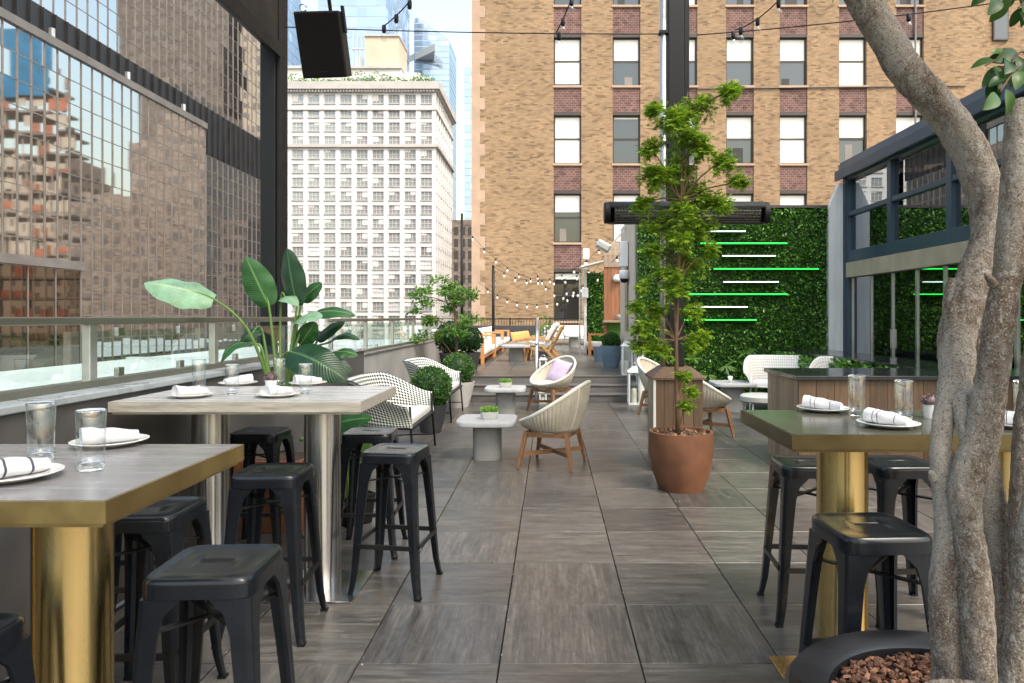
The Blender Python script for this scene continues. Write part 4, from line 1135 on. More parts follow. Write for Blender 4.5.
# ------------------------------------------------------------ bar tables
def make_table(label, x0, x1, y0, y1, top, edge, col, grp='rectangular bar tables'):
    t = thing('bar_table', label, 'table', ((x0+x1)/2, (y0+y1)/2, 0), 0, grp)
    a, b = (x1-x0)/2, (y1-y0)/2
    MB().box(-a+.003, a-.003, -b+.003, b-.003, 1.026, 1.0705).build('tabletop', top, t)
    m = MB(); e = .004
    m.box(-a-e, a+e, -b-e, -b+.002, 1.018, 1.069).box(-a-e, a+e, b-.002, b+e, 1.018, 1.069)
    m.box(-a-e, -a+.002, -b+.0021, b-.0021, 1.018, 1.069).box(a-.002, a+e, -b+.0021, b-.0021, 1.018, 1.069)
    m.box(-a+.01, a-.01, -b+.01, b-.01, 1.006, 1.025)
    m.build('edge_band', edge, t)
    for s_ in (-1, 1):
        MB().lathe([(.097, .012), (.097, 1.005)], 48, (s_*(a-.315), 0, 0)).build('column', col, t, True, auto=40)
        MB().box(s_*(a-.315)-.225, s_*(a-.315)+.225, -.225, .225, 0, .0115).build('base_plate', col, t, bevel=.002)
    return t
make_table('nearest bar table on the left, grey top with a brass edge and column', -2.27, -1.02, 1.578, 2.28, M['top_grey'], M['brass_edge'], M['brass'])
make_table('pale bar table on the left with brushed steel columns, by the parapet', -2.19, -.945, 3.42, 4.19, M['top_pale'], M['edge_pale'], M['steel'])
make_table('bar table on the right with a dark olive top and brass edge', .862, 2.14, 2.46, 3.12, M['top_olive'], M['brass_edge_shaded'], M['brass'])
TT = 1.071
# ------------------------------------------------------------ tableware
def plate_mesh(name='plate'):
    return MB().lathe([(0, .0), (.062, .0), (.07, .003), (.098, .012), (.112, .0165), (.113, .019), (.110, .0195), (.095, .0155), (.068, .0075), (.06, .006), (0, .006)], 48)
def table_item(px, py, Yhint=None, zt=TT):
    Y = (H-zt)*F/(py-HY); return (PX(px, Y), Y, zt)
# (x,y) from the table plane
pl0 = None
plates = [
 ((12, 479), 'white plate at the left edge of the nearest table, under a striped napkin', 1.0),
 ((110, 445), 'white plate at the back of the nearest table, under a plain napkin', 1.0),
 ((191, 397), 'white plate near the left end of the pale table, beside a tall tumbler', 1.0),
 ((238, 385), 'white plate at the back of the pale table, by the plant stems', 1.0),
 ((278, 396.5), 'white plate in the middle of the pale table, beside the small cactus cup', 1.0),
 ((308, 385), 'white plate at the back right of the pale table', 1.0),
 ((823, 411), 'white plate at the far left of the right table', 1.0),
 ((888, 426.5), 'white plate at the front of the right table, holding a striped napkin', 1.0),
 ((1016, 427), 'white plate on the right table, right of the tree trunks', 1.0)]
def napkin_mesh(seed, striped):
    random.seed(seed); m = MB(); L = .16; n = 18; pts = []; off = rnd(0, 50)
    rings = []; k = 28
    for i in range(n+1):
        u = i/n; x = (u-.5)*L
        r0 = .034*(.9+.14*math.sin(u*2.6+.3))*(1.05-.42*u)
        ring = []
        for j in range(k):
            a = 2*math.pi*j/k
            r = r0*(1+.15*noise.noise(Vector((x*26, math.cos(a)*1.4, math.sin(a)*1.4+off)))+.10*max(0, math.sin(a+u*5+off))**6-.09*max(0, math.sin(a+u*5+off-.5))**10+.04*noise.noise(Vector((x*90, a*3, off))))
            ring.append((x, r*math.cos(a)*1.12, r*math.sin(a)*.84+.0285*(1.05-.40*u)))
        rings.append(ring)
    inn = [[(x+(.006 if q == 0 else -.006), y*.55, (z-.02)*.55+.02) for x, y, z in rr] for q, rr in ((0, rings[0]), (1, rings[-1]))]
    m.loft([inn[0]]+rings+[inn[1]], caps=True)
    # a loose fold lying over the roll
    return m, rings
naps = []
for k, ((px, py), lab, s_) in enumerate(plates):
    loc = table_item(px, py)
    if pl0 is None:
        pl0 = plate_mesh().build('plate', M['white_cer'], None, True); pl0.location = loc; tag(pl0, lab, 'plate', 'white plates')
    else:
        c = pl0.copy(); COL.objects.link(c); c.location = loc; c['label'] = lab
nl = ['striped white napkin rolled on the plate at the left edge of the picture', 'plain white rolled napkin at the back of the nearest table', 'white rolled napkin beside the tall tumbler on the pale table', 'white rolled napkin at the back of the pale table by the plant', 'white rolled napkin beside the cactus cup on the pale table', 'white rolled napkin on the plate farthest right on the pale table', 'white rolled napkin with dark lines at the far side of the right table', 'white rolled napkin with dark lines, nearest on the right table', 'white rolled napkin just right of the tree trunks']
nang = [58, 40, 52, -140, 62, 35, -38, -52, -40]
for k, ((px, py), lab, s_) in enumerate(plates):
    loc = table_item(px, py)
    t = thing('napkin', nl[k], 'napkin', (loc[0], loc[1], loc[2]+.0065), R(nang[k]), 'rolled napkins')
    m, rings = napkin_mesh(k+3, True); m.build('roll', M['cloth'], t, True, auto=60)
    if k in (0, 4, 6, 7, 8):
        for i in ((4, 6, 13) if k != 4 else (5,)):
            rr = rings[i]; g = MB(); sw_ = .003 if k == 0 else .0013
            g.loft([[(x-sw_, y*1.03, (z-.02)*1.03+.0205) for x, y, z in rr], [(x+sw_, y*1.03, (z-.02)*1.03+.0205) for x, y, z in rr]])
            g.build('stripe', M['stripe'], t, True)
random.seed(11)
def tumbler_thing(lab):
    t = thing('tumbler', lab, 'glass', (0, 0, 0), 0, 'drinking tumblers')
    MB().lathe([(.0323, .0165), (.0333, .03), (.0365, .15), (.0361, .1515), (.0352, .150), (.0322, .03), (.0313, .0165)], 40).build('wall', M['tumbler'], t, True)
    MB().lathe([(.0368, .1495), (.0371, .151), (.0363, .1525), (.0352, .151)], 40).build('rim', M['thick_glass'], t, True)
    MB().lathe([(0, 0), (.028, 0), (.031, .002), (.0322, .008), (.0322, .0162), (.0, .0162)], 40).build('base', M['thick_glass'], t, True, auto=40)
    return t
tl = [((41, 462), 'tall tumbler at the left of the pair on the nearest table'), ((91, 472), 'tumbler at the right of the pair on the nearest table, before a napkin'),
      ((199, 392.5), 'tumbler farthest left on the pale table, beside its first plate'), ((232, 396.5), 'short tumbler before the rear napkin on the pale table'),
      ((279.5, 387), 'tumbler at the back of the pale table behind the cactus cup'), ((305.5, 396), 'tumbler farthest right on the pale table'),
      ((857, 417.5), 'tumbler at the back of the right table, between its two plates'), ((904, 421.5), 'tumbler before the purple cactus cup on the right table'), ((1024, 430), 'tumbler cut off at the right edge of the picture')]
g0 = None
for (px, py), lab in tl:
    loc = table_item(px, py-2)
    if g0 is None:
        g0 = tumbler_thing(lab); c = g0
    else: c = dup(g0, lab, loc)
    c.location = loc
    hpx = {41: 57, 91: 60, 199: 31, 232: 30, 279.5: 26, 305.5: 30, 857: 40, 904: 39, 1024: 47}[px]
    c.scale = (1, 1, max(.8, min(1.25, hpx*loc[1]/F/.152)))
for (px, py), lab, mt in (((271, 391), 'small white cup with a grey cactus on the pale table', 'lf_purple'), ((931, 419), 'small white cup with a purple cactus on the right table', 'lf_purple')):
    t = thing('cactus_cup', lab, 'plant', table_item(px, py-1), 0, 'cactus cups')
    MB().lathe([(.026, 0), (.034, .058), (.031, .058), (.025, .03), (0, .03)], 24).build('cup', M['white_cer'], t, True, auto=50)
    g = MB(); leaves(g, ballpts((0, 0, .07), .03, 260, .7, (1, 1, .75)), .014, .8, .2, .5); g.build('cactus', M[mt], t, fix=False)
    MB().lathe([(0, .05), (.024, .055), (.028, .07), (.022, .088), (0, .095)], 16).build('cactus_core', M['lf_purple'], t, True)
# ------------------------------------------------------------ low round-cornered tables and succulent bowls
def low_table(label, x, y, z0=0, w=.62, hgt=.42, base_w=.3, grp='low concrete tables', d=None):
    d = d or w
    t = thing('low_table', label, 'table', (x, y, z0), 0, grp)
    n = 56; an = [2*math.pi*k/n for k in range(n)]
    def ring(a, b, z, e=6): return [(sq(1, q, e)[0]*a, sq(1, q, e)[1]*b, z) for q in an]
    m = MB(); a, b = w/2, d/2
    m.loft([ring(a*.97, b*.97, hgt-.055), ring(a*.995, b*.995, hgt-.05), ring(a, b, hgt-.04), ring(a, b, hgt-.008), ring(a*.985, b*.985, hgt)], caps=True)
    m.build('tabletop', M['conc_top'], t, True, auto=40)
    m = MB(); c = base_w/2
    m.loft([ring(c, c, .0, 3.2), ring(c, c, hgt-.056, 3.2)], caps=True); m.build('pedestal', M['conc_lt'], t, True, auto=40)
    return t
low_table('pale low table with a succulent bowl, nearest in the middle of the floor', PX(487, 7.25), 7.3)
low_table('pale low table with a succulent bowl, farther one before the steps', PX(505, 10.4), 10.55)
low_table('grey low table with a white cup, before the green wall', PX(733, 10.9), 10.95, 0, .66, .46, .34)
def bowl(label, x, y, z, rz):
    t = thing('succulent_bowl', label, 'plant', (x, y, z), rz, 'succulent bowls')
    n = 40; an = [2*math.pi*k/n for k in range(n)]
    m = MB()
    def ring(s_, z): return [(sq(1, q, 4)[0]*.095*s_, sq(1, q, 4)[1]*.06*s_, z) for q in an]
    m.loft([ring(.8, 0), ring(.95, .03), ring(1, .075), ring(.93, .075), ring(.9, .055)], caps=True); m.build('bowl', M['grey_pot'], t, True, auto=40)
    g = MB()
    leaves(g, [((rnd(-.085, .085), rnd(-.05, .05), rnd(.06, .10)), (rnd(-.5, .5), rnd(-.5, .5), 1)) for _ in range(320)], .035, .6, .4, .5)
    g.build('succulent', M['lf_suc'], t, fix=False)
bowl('white bowl of bright green succulents on the nearest low table', PX(489, 7.2), 7.25, .421, .1)
bowl('white bowl of bright green succulents on the farther low table', PX(505, 10.4), 10.5, .421, -.1)
c = MB().lathe([(.03, 0), (.038, .1), (.034, .1), (.028, .01), (0, .01)], 20).build('cup', M['white_cer'], None, True); c.location = (PX(731, 10.8), 10.85, .461)
tag(c, 'small white cup on the grey low table before the green wall', 'cup')

# ------------------------------------------------------------ rope tub chairs
def make_chair(label, grp):
    t = thing('rope_chair', label, 'chair', (0, 0, 0), 0, grp)
    # front is +y.  shell between a base ring and a tilted rim
    nu, nv = 324, 12
    def rim(a):
        x = .365*math.cos(a); y = .345*math.sin(a)-.02
        z = .62-.205*math.sin(a)-.02*math.cos(2*a); return Vector((x, y, z))
    def base(a): return Vector((.235*math.cos(a), .235*math.sin(a)+.0, .365+.01*math.sin(a)))
    def sh(u, v):
        a = 2*math.pi*u; p = base(a).lerp(rim(a), v)
        bul = math.sin(math.pi*v)*.028
        rip = .008*abs(math.sin(a*27))
        d = Vector((math.cos(a), math.sin(a), 0)); return p+d*(bul+rip)
    m = MB(); m.grid(lambda u, v: sh(u, v), nu, nv); m.build('shell', M['rope'], t, True, solid=.012)
    def rimt(k): return rim(2*math.pi*k/56)
    m = MB(); pts = [rimt(k) for k in range(57)]; m.tube(pts, .02, 10, cap=False); m.build('rim', M['rope_rim'], t, True)
    for a0 in (2.1, 4.18, 5.24, 1.05):
        MB().tube([sh(a0/6.2832, v/8)+Vector((math.cos(a0), math.sin(a0), 0))*.008 for v in range(9)], .009, 6).build('frame_tube', M['rope_rim'], t, True)
    m = MB().lathe([(0, .345), (.225, .345), (.24, .36), (.235, .385), (0, .39)], 40); m.build('seat_base', M['rope_rim'], t, True, auto=40)
    m = MB().lathe([(0, .391), (.25, .392), (.262, .42), (.25, .455), (.12, .47), (0, .472)], 40); m.build('seat_cushion', M['cush'], t, True, auto=60)
    fz = .335
    for (ax, ay, bx, by) in ((-.235, .205, .235, .205), (-.205, -.2, .205, -.2)): MB().bar((ax, ay, fz), (bx, by, fz), .03, .055).build('seat_rail', M['teak'], t)
    for s_ in (-1, 1): MB().bar((s_*.225, .19, fz), (s_*.19, -.19, fz), .03, .05).build('side_rail', M['teak'], t)
    for sx in (-1, 1):
        for sy, xx, yy in ((1, .235, .205), (-1, .205, -.20)):
            m = MB()
            top = Vector((sx*xx, yy, .36)); bot = Vector((sx*(xx+.055), yy+sy*.065, 0))
            d = (bot-top).normalized(); xv = Vector((1, 0, 0)); yv = d.cross(xv).normalized(); xv = yv.cross(d)
            m.loft([[p+xv*i*w_+yv*j*w_ for i, j in ((-1, -1), (1, -1), (1, 1), (-1, 1))] for p, w_ in ((top, .02), (top.lerp(bot, .3), .022), (bot, .013))], caps=True)
            m.build('leg', M['teak'], t, bevel=.004)
    for s_ in (-1, 1):
        MB().bar((-.255*s_, .235, .145+s_*.001), (.23*s_, -.23, .145-s_*.001), .024, .04).build('stretcher', M['teak'], t)
    return t
G = 'rope tub chairs'
ch = make_chair('cream rope tub chair with teak legs, nearest in the middle, turned away to the left', G)
ch.location = (PX(553, 6.95), 6.95, 0)
def face(dx, dy): return math.atan2(-dx, dy)
ch.rotation_euler = (0, 0, face(-1, .32))
dup(ch, 'pale rope tub chair before the steps, its open side towards the camera', (PX(552, 11.0), 11.0, 0), face(-.72, -.7))
dup(ch, 'cream rope tub chair right of the cedar post box, turned away', (PX(703, 8.75), 8.75, 0), face(.95, .25))
dup(ch, 'pale rope tub chair half hidden by the left of the cedar post box', (PX(662, 10.6), 10.6, 0), face(.8, -.55))
def make_pillow(name, label, cat, loc, rot, s_=.4, th=.13, mat='lilac', grp=None):
    m = MB(); n = 16
    def top(u, v, sg):
        x, y = u*2-1, v*2-1
        k = (1-abs(x)**3.2)*(1-abs(y)**3.2)
        pin = 1-.06*(1-abs(x))*abs(y)**6-.0
        return Vector((x*s_/2*(1-.07*(1-y*y)), y*s_/2*(1-.07*(1-x*x)), sg*th/2*max(0, k)**.55+.004*noise.noise(Vector((x*4, y*4, sg)))))
    m.grid(lambda u, v: top(u, v, 1), n, n); m.grid(lambda u, v: top(1-u, v, -1), n, n)
    o = m.build(name, M[mat], None, True); o.location = loc; o.rotation_euler = rot
    return tag(o, label, cat, grp)
make_pillow('pillow', 'lilac patterned pillow on the nearest rope tub chair', 'pillow', (PX(567, 7.0), 7.02, .60), (R(62), R(8), face(-1, .32)+R(180)), .38, .12, 'lilac', 'lilac pillows')
make_pillow('pillow', 'lilac patterned pillow on the rope tub chair before the steps', 'pillow', (PX(559, 11.0), 11.06, .63), (R(62), R(12), face(-.72, -.7)+R(180)), .38, .12, 'lilac', 'lilac pillows')

# ------------------------------------------------------------ woven settees
def make_settee(label, loc, rz, length, mat, grp, legmat='black', depth=.62, backz=.86, armz=.62, cs=1):
    t = thing('woven_settee', label, 'settee', loc, rz, grp)
    # local: x along the length, +y front
    L = length/2; dp = depth
    def plan(u):      # u 0..1 round the back from front-left to front-right
        a = math.pi*(1-u)
        c, s_ = math.cos(a), math.sin(a); e = 3.0
        k = (abs(c)**e+abs(s_)**e)**(-1/e)
        return Vector((L*k*c, dp/2-dp*k*s_, 0))
    def sh(u, v):
        p = plan(u); mid = 1-abs(2*u-1)
        w_ = min(1, mid*1.9); w_ = w_*w_*(3-2*w_)
        top = armz+(backz-armz)*w_; z = .40+(top-.40)*v
        out = Vector((p.x/L, (p.y-dp/2)/dp, 0))
        return Vector((p.x, p.y, z))+out*(.10*v*v)+Vector((0, -.04*v, 0))
    per = length+2*depth
    m = MB(); m.grid(sh, 64, 10, per*.5*cs, .46*.5*cs); m.build('woven_back', M[mat], t, True, solid=.014)
    m = MB()
    fr = .024
    pts = [plan(k/40)+Vector((0, 0, .40)) for k in range(41)]
    m.tube(pts+[pts[0]], .012, 8, cap=False); m.build('seat_frame', M[legmat], t, True)
    m = MB(); pp = [plan(k/40)*.985 for k in range(41)]
    m.loft([[(p.x, p.y, .385) for p in pp], [(p.x*1.0, p.y, .405) for p in pp]], caps=True); m.build('woven_seat', M[mat], t)
    m = MB(); q = [(p.x*.93, (p.y-.02)*.93) for p in pp]
    m.loft([[(x, y, .407) for x, y in q], [(x*1.015, y*1.015, .43) for x, y in q], [(x*1.015, y*1.015, .465) for x, y in q], [(x*.97, y*.97, .48) for x, y in q]], caps=True)
    m.build('seat_cushion', M['cush'], t, True, auto=50)
    for sx in (-1, 1):
        MB().tube([(sx*(L-.01), dp/2-.03, .61), (sx*(L-.005), dp/2-.02, .40), (sx*(L+.02), dp/2+.01, 0)], .012, 8).build('leg', M[legmat], t, True)
        MB().tube([(sx*(L-.14), -dp/2+.1, .40), (sx*(L-.10), -dp/2+.02, 0)], .012, 8).build('leg', M[legmat], t, True)
        MB().tube([(sx*(L+.006), dp/2, .14), (sx*(L-.105), -dp/2+.04, .14)], .008, 6).build('stretcher', M[legmat], t, True)
    MB().tube([(-L+.05, 0, .14), (0, -.04, .22), (L-.05, 0, .14)], .008, 6).build('stretcher', M[legmat], t, True)
    return t
make_settee('black and white woven settee with thin black legs, nearest along the parapet', (-1.66, 7.35, 0), R(-90), 1.22, 'weave', 'woven settees')
make_settee('black and white woven settee with thin black legs, farther one between the boxwood balls', (-1.72, 10.32, 0), R(-90), 1.22, 'weave', 'woven settees')
make_settee('white woven settee before the green wall, left of the hedge bench', (PX(783, 10.9), 10.95, 0), R(168), 1.0, 'weave_w', 'white woven settees', 'wht_paint')
make_settee('white woven settee whose top shows above the cedar bar', (PX(850, 9.6), 9.5, 0), R(150), 1.0, 'weave_w', 'white woven settees', 'wht_paint', backz=.92)
t = thing('footstool', 'low white woven footstool before the white settee, left of the cedar bar', 'stool', (PX(762, 9.7), 9.7, 0))
MB().lathe([(0, .30), (.27, .30), (.3, .32), (.3, .38), (.27, .40), (0, .402)], 32).build('seat', M['weave_w'], t, True, auto=50)
for sx in (-1, 1):
    for sy in (-1, 1): MB().tube([(sx*.17, sy*.17, .3), (sx*.2, sy*.2, 0)], .014, 8).build('leg', M['wht_paint'], t, True)

# ------------------------------------------------------------ clipped boxwood balls in pots
def boxball(label, x, y, z0, pot_prof, potmat, r, zc, n=2600, grp='boxwood balls in pots', size=.035, lf='lf_box'):
    t = thing('boxwood_ball', label, 'plant', (x, y, z0), 0, grp)
    MB().lathe(pot_prof, 40).build('pot', M[potmat], t, True, auto=35)
    MB().lathe([(0, pot_prof[2][1]-.06), (pot_prof[2][0]-.015, pot_prof[2][1]-.05)], 24).build('soil', M['soil'], t)
    g = MB(); pts = ballpts((0, 0, zc), r, n, .86)
    pts = [(p+d*(.05*r*noise.noise(p*9)), d) for p, d in pts]
    leaves(g, pts, size, .5, .2, .6)
    g.build('foliage', M[lf], t, fix=False)
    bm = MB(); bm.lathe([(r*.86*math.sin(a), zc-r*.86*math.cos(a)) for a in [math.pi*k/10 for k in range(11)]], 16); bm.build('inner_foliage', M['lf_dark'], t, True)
    MB().tube([(0, 0, pot_prof[2][1]-.06), (0, 0, zc)], .02, 6).build('stem', M['twig'], t)
    return t
def potprof(rb, rt, h, lip=.02): return [(rb, 0), ((rb+rt)/2*1.03, h*.5), (rt, h), (rt-lip, h), (rt-lip-.01, h*.75), (0, h*.7)]
boxball('round boxwood in a black pot between the two black and white settees', PX(431, 8.95), 8.95, 0, potprof(.13, .21, .36), 'dark_pot', .26, .58)
boxball('round boxwood in a pale grey pot, left of the steps', PX(458, 11.45), 11.45, 0, potprof(.17, .28, .42), 'grey_pot', .265, .62)
boxball('round boxwood in a big blue grey pot at the right of the platform', PX(611.5, 14.9), 14.95, .405, [(.155, 0), (.225, .25), (.245, .47), (.225, .47), (.21, .35), (0, .34)], 'blue_pot', .19, .55)
boxball('dark clipped ball hanging over the platform edge behind the potted tree', PX(470, 14.2), 14.2, .405, potprof(.14, .22, .36), 'dark_pot', .25, .62, 1500, 'dark clipped balls', .045, 'lf_dark')
boxball('dark clipped ball right beside the stem of the small potted tree', PX(452, 14.0), 14.0, .405, potprof(.17, .26, .36), 'dark_pot', .33, .66, 1700, 'dark clipped balls', .045, 'lf_dark')
t = thing('small_pot', 'small blue grey pot behind the big boxwood pot on the platform', 'pot', (PX(600, 17), 17, .405))
MB().lathe(potprof(.13, .17, .36), 28).build('pot', M['blue_pot'], t, True, auto=35)
MB().lathe([(0, .3), (.14, .31)], 20).build('soil', M['soil'], t)
t = thing('small_planter', 'small dark grey bin by the parapet behind the settees', 'pot', (PX(404, 10.2), 10.3, 0))
MB().lathe(potprof(.14, .16, .36), 28).build('pot', M['dark_pot'], t, True, auto=35)
MB().lathe([(0, .3), (.13, .31)], 20).build('soil', M['soil'], t)

# ------------------------------------------------------------ trees in pots
def foliage_tree(label, name, cat, base, pot, potmat, trunk, clusters, Y, leafmat, n, size, asp=.45, barkm='twig', up=.1, rscale=1, spread=.35):
    t = thing(name, label, cat, base)
    o = Vector(base)
    if pot:
        MB().lathe(pot, 48).build('pot', M[potmat], t, True, auto=35)
        MB().lathe([(0, pot[2][1]-.03), (pot[2][0]-.02, pot[2][1]-.035)], 32).build('soil', M['soil'], t)
    m = MB(); tp = [Vector(p)-o for p in trunk[0]]; m.tube(tp, trunk[1], 10); m.build('trunk', M[barkm], t, True)
    lm = MB(); limb = MB()
    for (px, py, r) in clusters:
        rr = r*Y/F*rscale; c = P(px, py, Y)-o; c.y += rnd(-.7, .7)*rr*1.2
        # limb from the trunk to the clump
        q = min(tp, key=lambda p: abs(p.z-(c.z-.18*(1+rr))))
        mid = q.lerp(c, .5)+Vector((0, 0, .04)); limb.tube([q, mid, c], [.012, .009, .004], 5)
        pts = []
        for s_ in range(max(3, int(rr*22))):       # sub clumps give gaps
            a = Vector((random.gauss(0, .5), random.gauss(0, .5), random.gauss(0, .42)))*rr; cc = c+a
            limb.tube([c, cc], [.004, .002], 4)
            for p, d in ballpts(cc, rr*.5, int(n*rr), .1, (1, 1, .55)): pts.append((p, Vector((d.x, d.y, d.z*.3-.15))))
        leaves(lm, pts, size, spread, up, asp)
    limb.build('limbs', M[barkm], t)
    lm.build('crown', M[leafmat], t, fix=False)
    return t
Y = 6.0; bx, by = PX(681, Y), Y
TR = [P(678, 436, Y), P(677, 400, Y), P(676, 340, Y), P(678, 280, Y), P(681, 200, Y), P(683, 120, Y), P(688, 92, Y)]
M['mulch'] = leafmat('tan_bark_mulch', [(.10, .05, .028), (.20, .11, .065), (.30, .19, .12)], 0, .9)
def palmate(mb, p, d, n, L):
    s_ = d.cross(n).normalized(); n2 = s_.cross(d)
    vs = [p]; fs = []
    for ang, k in ((-1.25, .6), (-.6, .88), (0, 1), (.6, .88), (1.25, .6)):
        ld = d*math.cos(ang)+s_*math.sin(ang); lw = (s_*math.cos(ang)-d*math.sin(ang))*L*.13*k
        q = p+ld*L*k*.5; i = len(vs)
        vs += [q-lw+n2*L*.03, p+ld*L*k-n2*L*.12*k, q+lw+n2*L*.03]; fs += [(0, i, i+1), (0, i+1, i+2)]
    mb._add(vs, fs)
def maple(label, base, pot, trunk, rads, clusters, Y):
    t = thing('potted_maple', label, 'tree', base); o = Vector(base)
    MB().lathe(pot, 64).build('pot', M['terra'], t, True, auto=35)
    MB().lathe([(0, .455), (.245, .45)], 32).build('soil', M['soil'], t)
    ch_ = MB(); leaves(ch_, [((r_*math.cos(a_), r_*math.sin(a_), .457+rnd(0, .02)), (rnd(-1, 1), rnd(-1, 1), .2)) for r_, a_ in [(.24*math.sqrt(random.random()), rnd(0, 6.28)) for _ in range(700)]], .035, .6, .1, .5)
    ch_.build('bark_mulch', M['mulch'], t, fix=False)
    tp = [Vector(p)-o for p in trunk]; MB().tube(tp, rads, 10).build('trunk', M['twig'], t, True)
    lm, limb = MB(), MB()
    for (px, py, r) in clusters:
        if py > 240: r *= .8
        rr = r*1.02*Y/F; c = P(px, py, Y)-o; c.y += rnd(-.8, .8)*rr*1.3
        q = min(tp, key=lambda p: abs(p.z-(c.z-.15*(1+rr))))
        limb.tube([q, q.lerp(c, .5)+Vector((0, 0, .03)), c], [.01, .007, .004], 5)
        out = Vector((c.x-q.x, c.y-q.y, .1))
        for k in range(int((8 if py < 240 else 5)+r*1.0)):
            d = (Vector((random.gauss(0, 1), random.gauss(0, 1), random.gauss(0, .7)))+out*2).normalized()
            e = c+d*rr*rnd(.5, 1.15)+Vector((0, 0, -.10*rr)); mid = c.lerp(e, .5)+Vector((0, 0, .08*rr))
            limb.tube([c, mid, e], [.0035, .0022, .001], 4)
            for j in range(7):
                u = .3+.7*j/6; p = (c.lerp(mid, u*2) if u < .5 else mid.lerp(e, u*2-1))
                for sd in (-1, 1):
                    ld = (d*.5+Vector((rnd(-1, 1), rnd(-1, 1), rnd(-.7, .25)))).normalized()
                    nn = Vector((rnd(-.5, .5), rnd(-.5, .5), 1)); pp = p+ld*rnd(.01, .04)+Vector((rnd(-.02, .02), rnd(-.02, .02), rnd(-.02, .02)))
                    palmate(lm, pp, ld, nn, rnd(.03, .055))
    limb.build('limbs', M['twig'], t); lm.build('crown', M['lf_maple'], t, fix=False)
    return t
CL = [(700,104,17),(724,96,9),(733,88,5),(668,128,18),(690,140,20),(718,163,15),(738,182,8),(655,178,16),(690,190,24),(646,202,10),(655,112,8),(716,205,14),(665,222,22),(700,228,19),(650,150,9),
     (658,252,15),(690,262,20),(708,250,9),(645,285,8),(672,292,20),(648,325,18),(640,345,10),(694,312,15),(662,350,15),(702,338,7),(660,310,12),(690,345,9),(690,392,8),(686,405,6),(684,375,5),(636,305,7)]
CL += [(682,120,15),(680,165,17),(684,215,20),(676,240,17),(668,275,14),(700,150,13),(664,175,13),(706,200,13)]
maple('slender lime green maple in a terracotta pot, in front of the heater post', (bx, by, 0),
    [(.19, 0), (.245, .14), (.278, .32), (.275, .50), (.25, .50), (.235, .42), (0, .41)], TR, [.022, .02, .018, .016, .013, .008, .004], CL, Y)
Y = 13.3
TR = [P(457, 362, Y), P(456, 330, Y), P(454, 305, Y), P(450, 280, Y)]
foliage_tree('small bright green tree standing on the left of the platform, beside the sofa', 'potted_tree', 'tree', (PX(457, Y), Y, .405),
    potprof(.22, .3, .38), 'dark_pot', (TR, [.03, .026, .02, .01]),
    [(425,300,13),(440,285,12),(447,305,16),(430,320,13),(462,300,14),(475,297,9),(415,295,6),(455,330,13),(436,335,10),(470,318,10),(452,280,8),(424,335,8),(418,312,8),(466,335,8)],
    Y, 'lf_tree', 170, .085, .42)
# shrub at the far railing
Y = 24
t = foliage_tree('loose blue green shrub at the far railing, left of the slatted chair', 'shrub', 'shrub', (PX(547, Y), Y, .405), potprof(.2, .26, .4), 'dark_pot', ([P(547, 340, Y), P(546, 322, Y)], [.03, .01]),
    [(541,330,8),(549,326,9),(556,332,7),(545,318,5),(538,337,6)], Y, 'lf_tree', 60, .11, .3)
t = foliage_tree('leafy planter shrub at the left of the platform railing', 'shrub', 'shrub', (PX(472, 20), 20, .405), potprof(.2, .26, .4), 'dark_pot', ([P(472, 340, 20), P(472, 322, 20)], [.03, .01]),
    [(468,325,8),(477,322,7),(472,315,6)], 20, 'lf_tree', 60, .1, .3)

# ------------------------------------------------------------ bird of paradise behind the pale table
bp = thing('bird_of_paradise', 'bird of paradise plant with big paddle leaves, in a planter behind the pale table', 'plant', (PX(278, 4.9), 4.9, 0))
o = Vector(bp.location)
MB().box(-.30, .22, -.16, .16, 0, .5).build('planter_box', M['plank_dk'], bp, bevel=.006)
MB().box(-.28, .20, -.14, .14, .47, .485+.02).build('soil', M['soil'], bp)
def paddle(base, tip, width, mat, nrm=(0, -1, .3), root=None, droop=.12, fold=.25, via=None, curl=0, wav=.05):
    b, e = Vector(base)-o, Vector(tip)-o
    d = (e-b); L = d.length; d.normalize()
    n = Vector(nrm).normalized(); n = (n-d*n.dot(d)).normalized(); s_ = d.cross(n).normalized()
    def fn(u, v):
        x = u*2-1
        wv = max(0.0, math.sin(math.pi*min(1, v*.95+.05)**.85))**.6 if v < .999 else 0
        c = b+d*L*v+n*(droop*L*(4*v*(1-v)))
        ww = width/2*wv
        ab = abs(x)
        return c+s_*(x*ww*math.cos(fold*ab))+n*(-fold*ab**1.5*ww*.8+curl*ab*ab*ww+wav*ww*ab*math.sin(v*17+x*2))
    m = MB(); m.grid(fn, 10, 22); lf = m.build('leaf', M[mat], bp, True, fix=False)
    rt = Vector(root)-o if root is not None else Vector((rnd(-.1, .05), rnd(-.06, .06), .5))
    pts = [rt]
    if via is not None: pts.append(Vector(via)-o)
    pts += [b, b+d*L*.35+n*(droop*L*.91)-n*.004]
    # smooth
    ps_ = []
    for i in range(len(pts)-1):
        p0 = pts[max(0, i-1)]; p1 = pts[i]; p2 = pts[i+1]; p3 = pts[min(len(pts)-1, i+2)]
        for k in range(6):
            u = k/6; ps_.append(.5*((2*p1)+(p2-p0)*u+(2*p0-5*p1+4*p2-p3)*u*u+(3*p1-p0-3*p2+p3)*u**3))
    ps_.append(pts[-1])
    MB().tube(ps_, [.013-.009*k/(len(ps_)-1) for k in range(len(ps_))], 6).build('stalk', M['stem'], lf, True)
YL = 4.85
rt = P(272, 392, YL); rt2 = P(278, 392, YL)
paddle(P(214, 299, 4.6), P(144, 283, 4.5), .27, 'bop_pale', (.12, -.75, .75), rt, .07, .45, P(248, 330, 4.7), 0, .07)
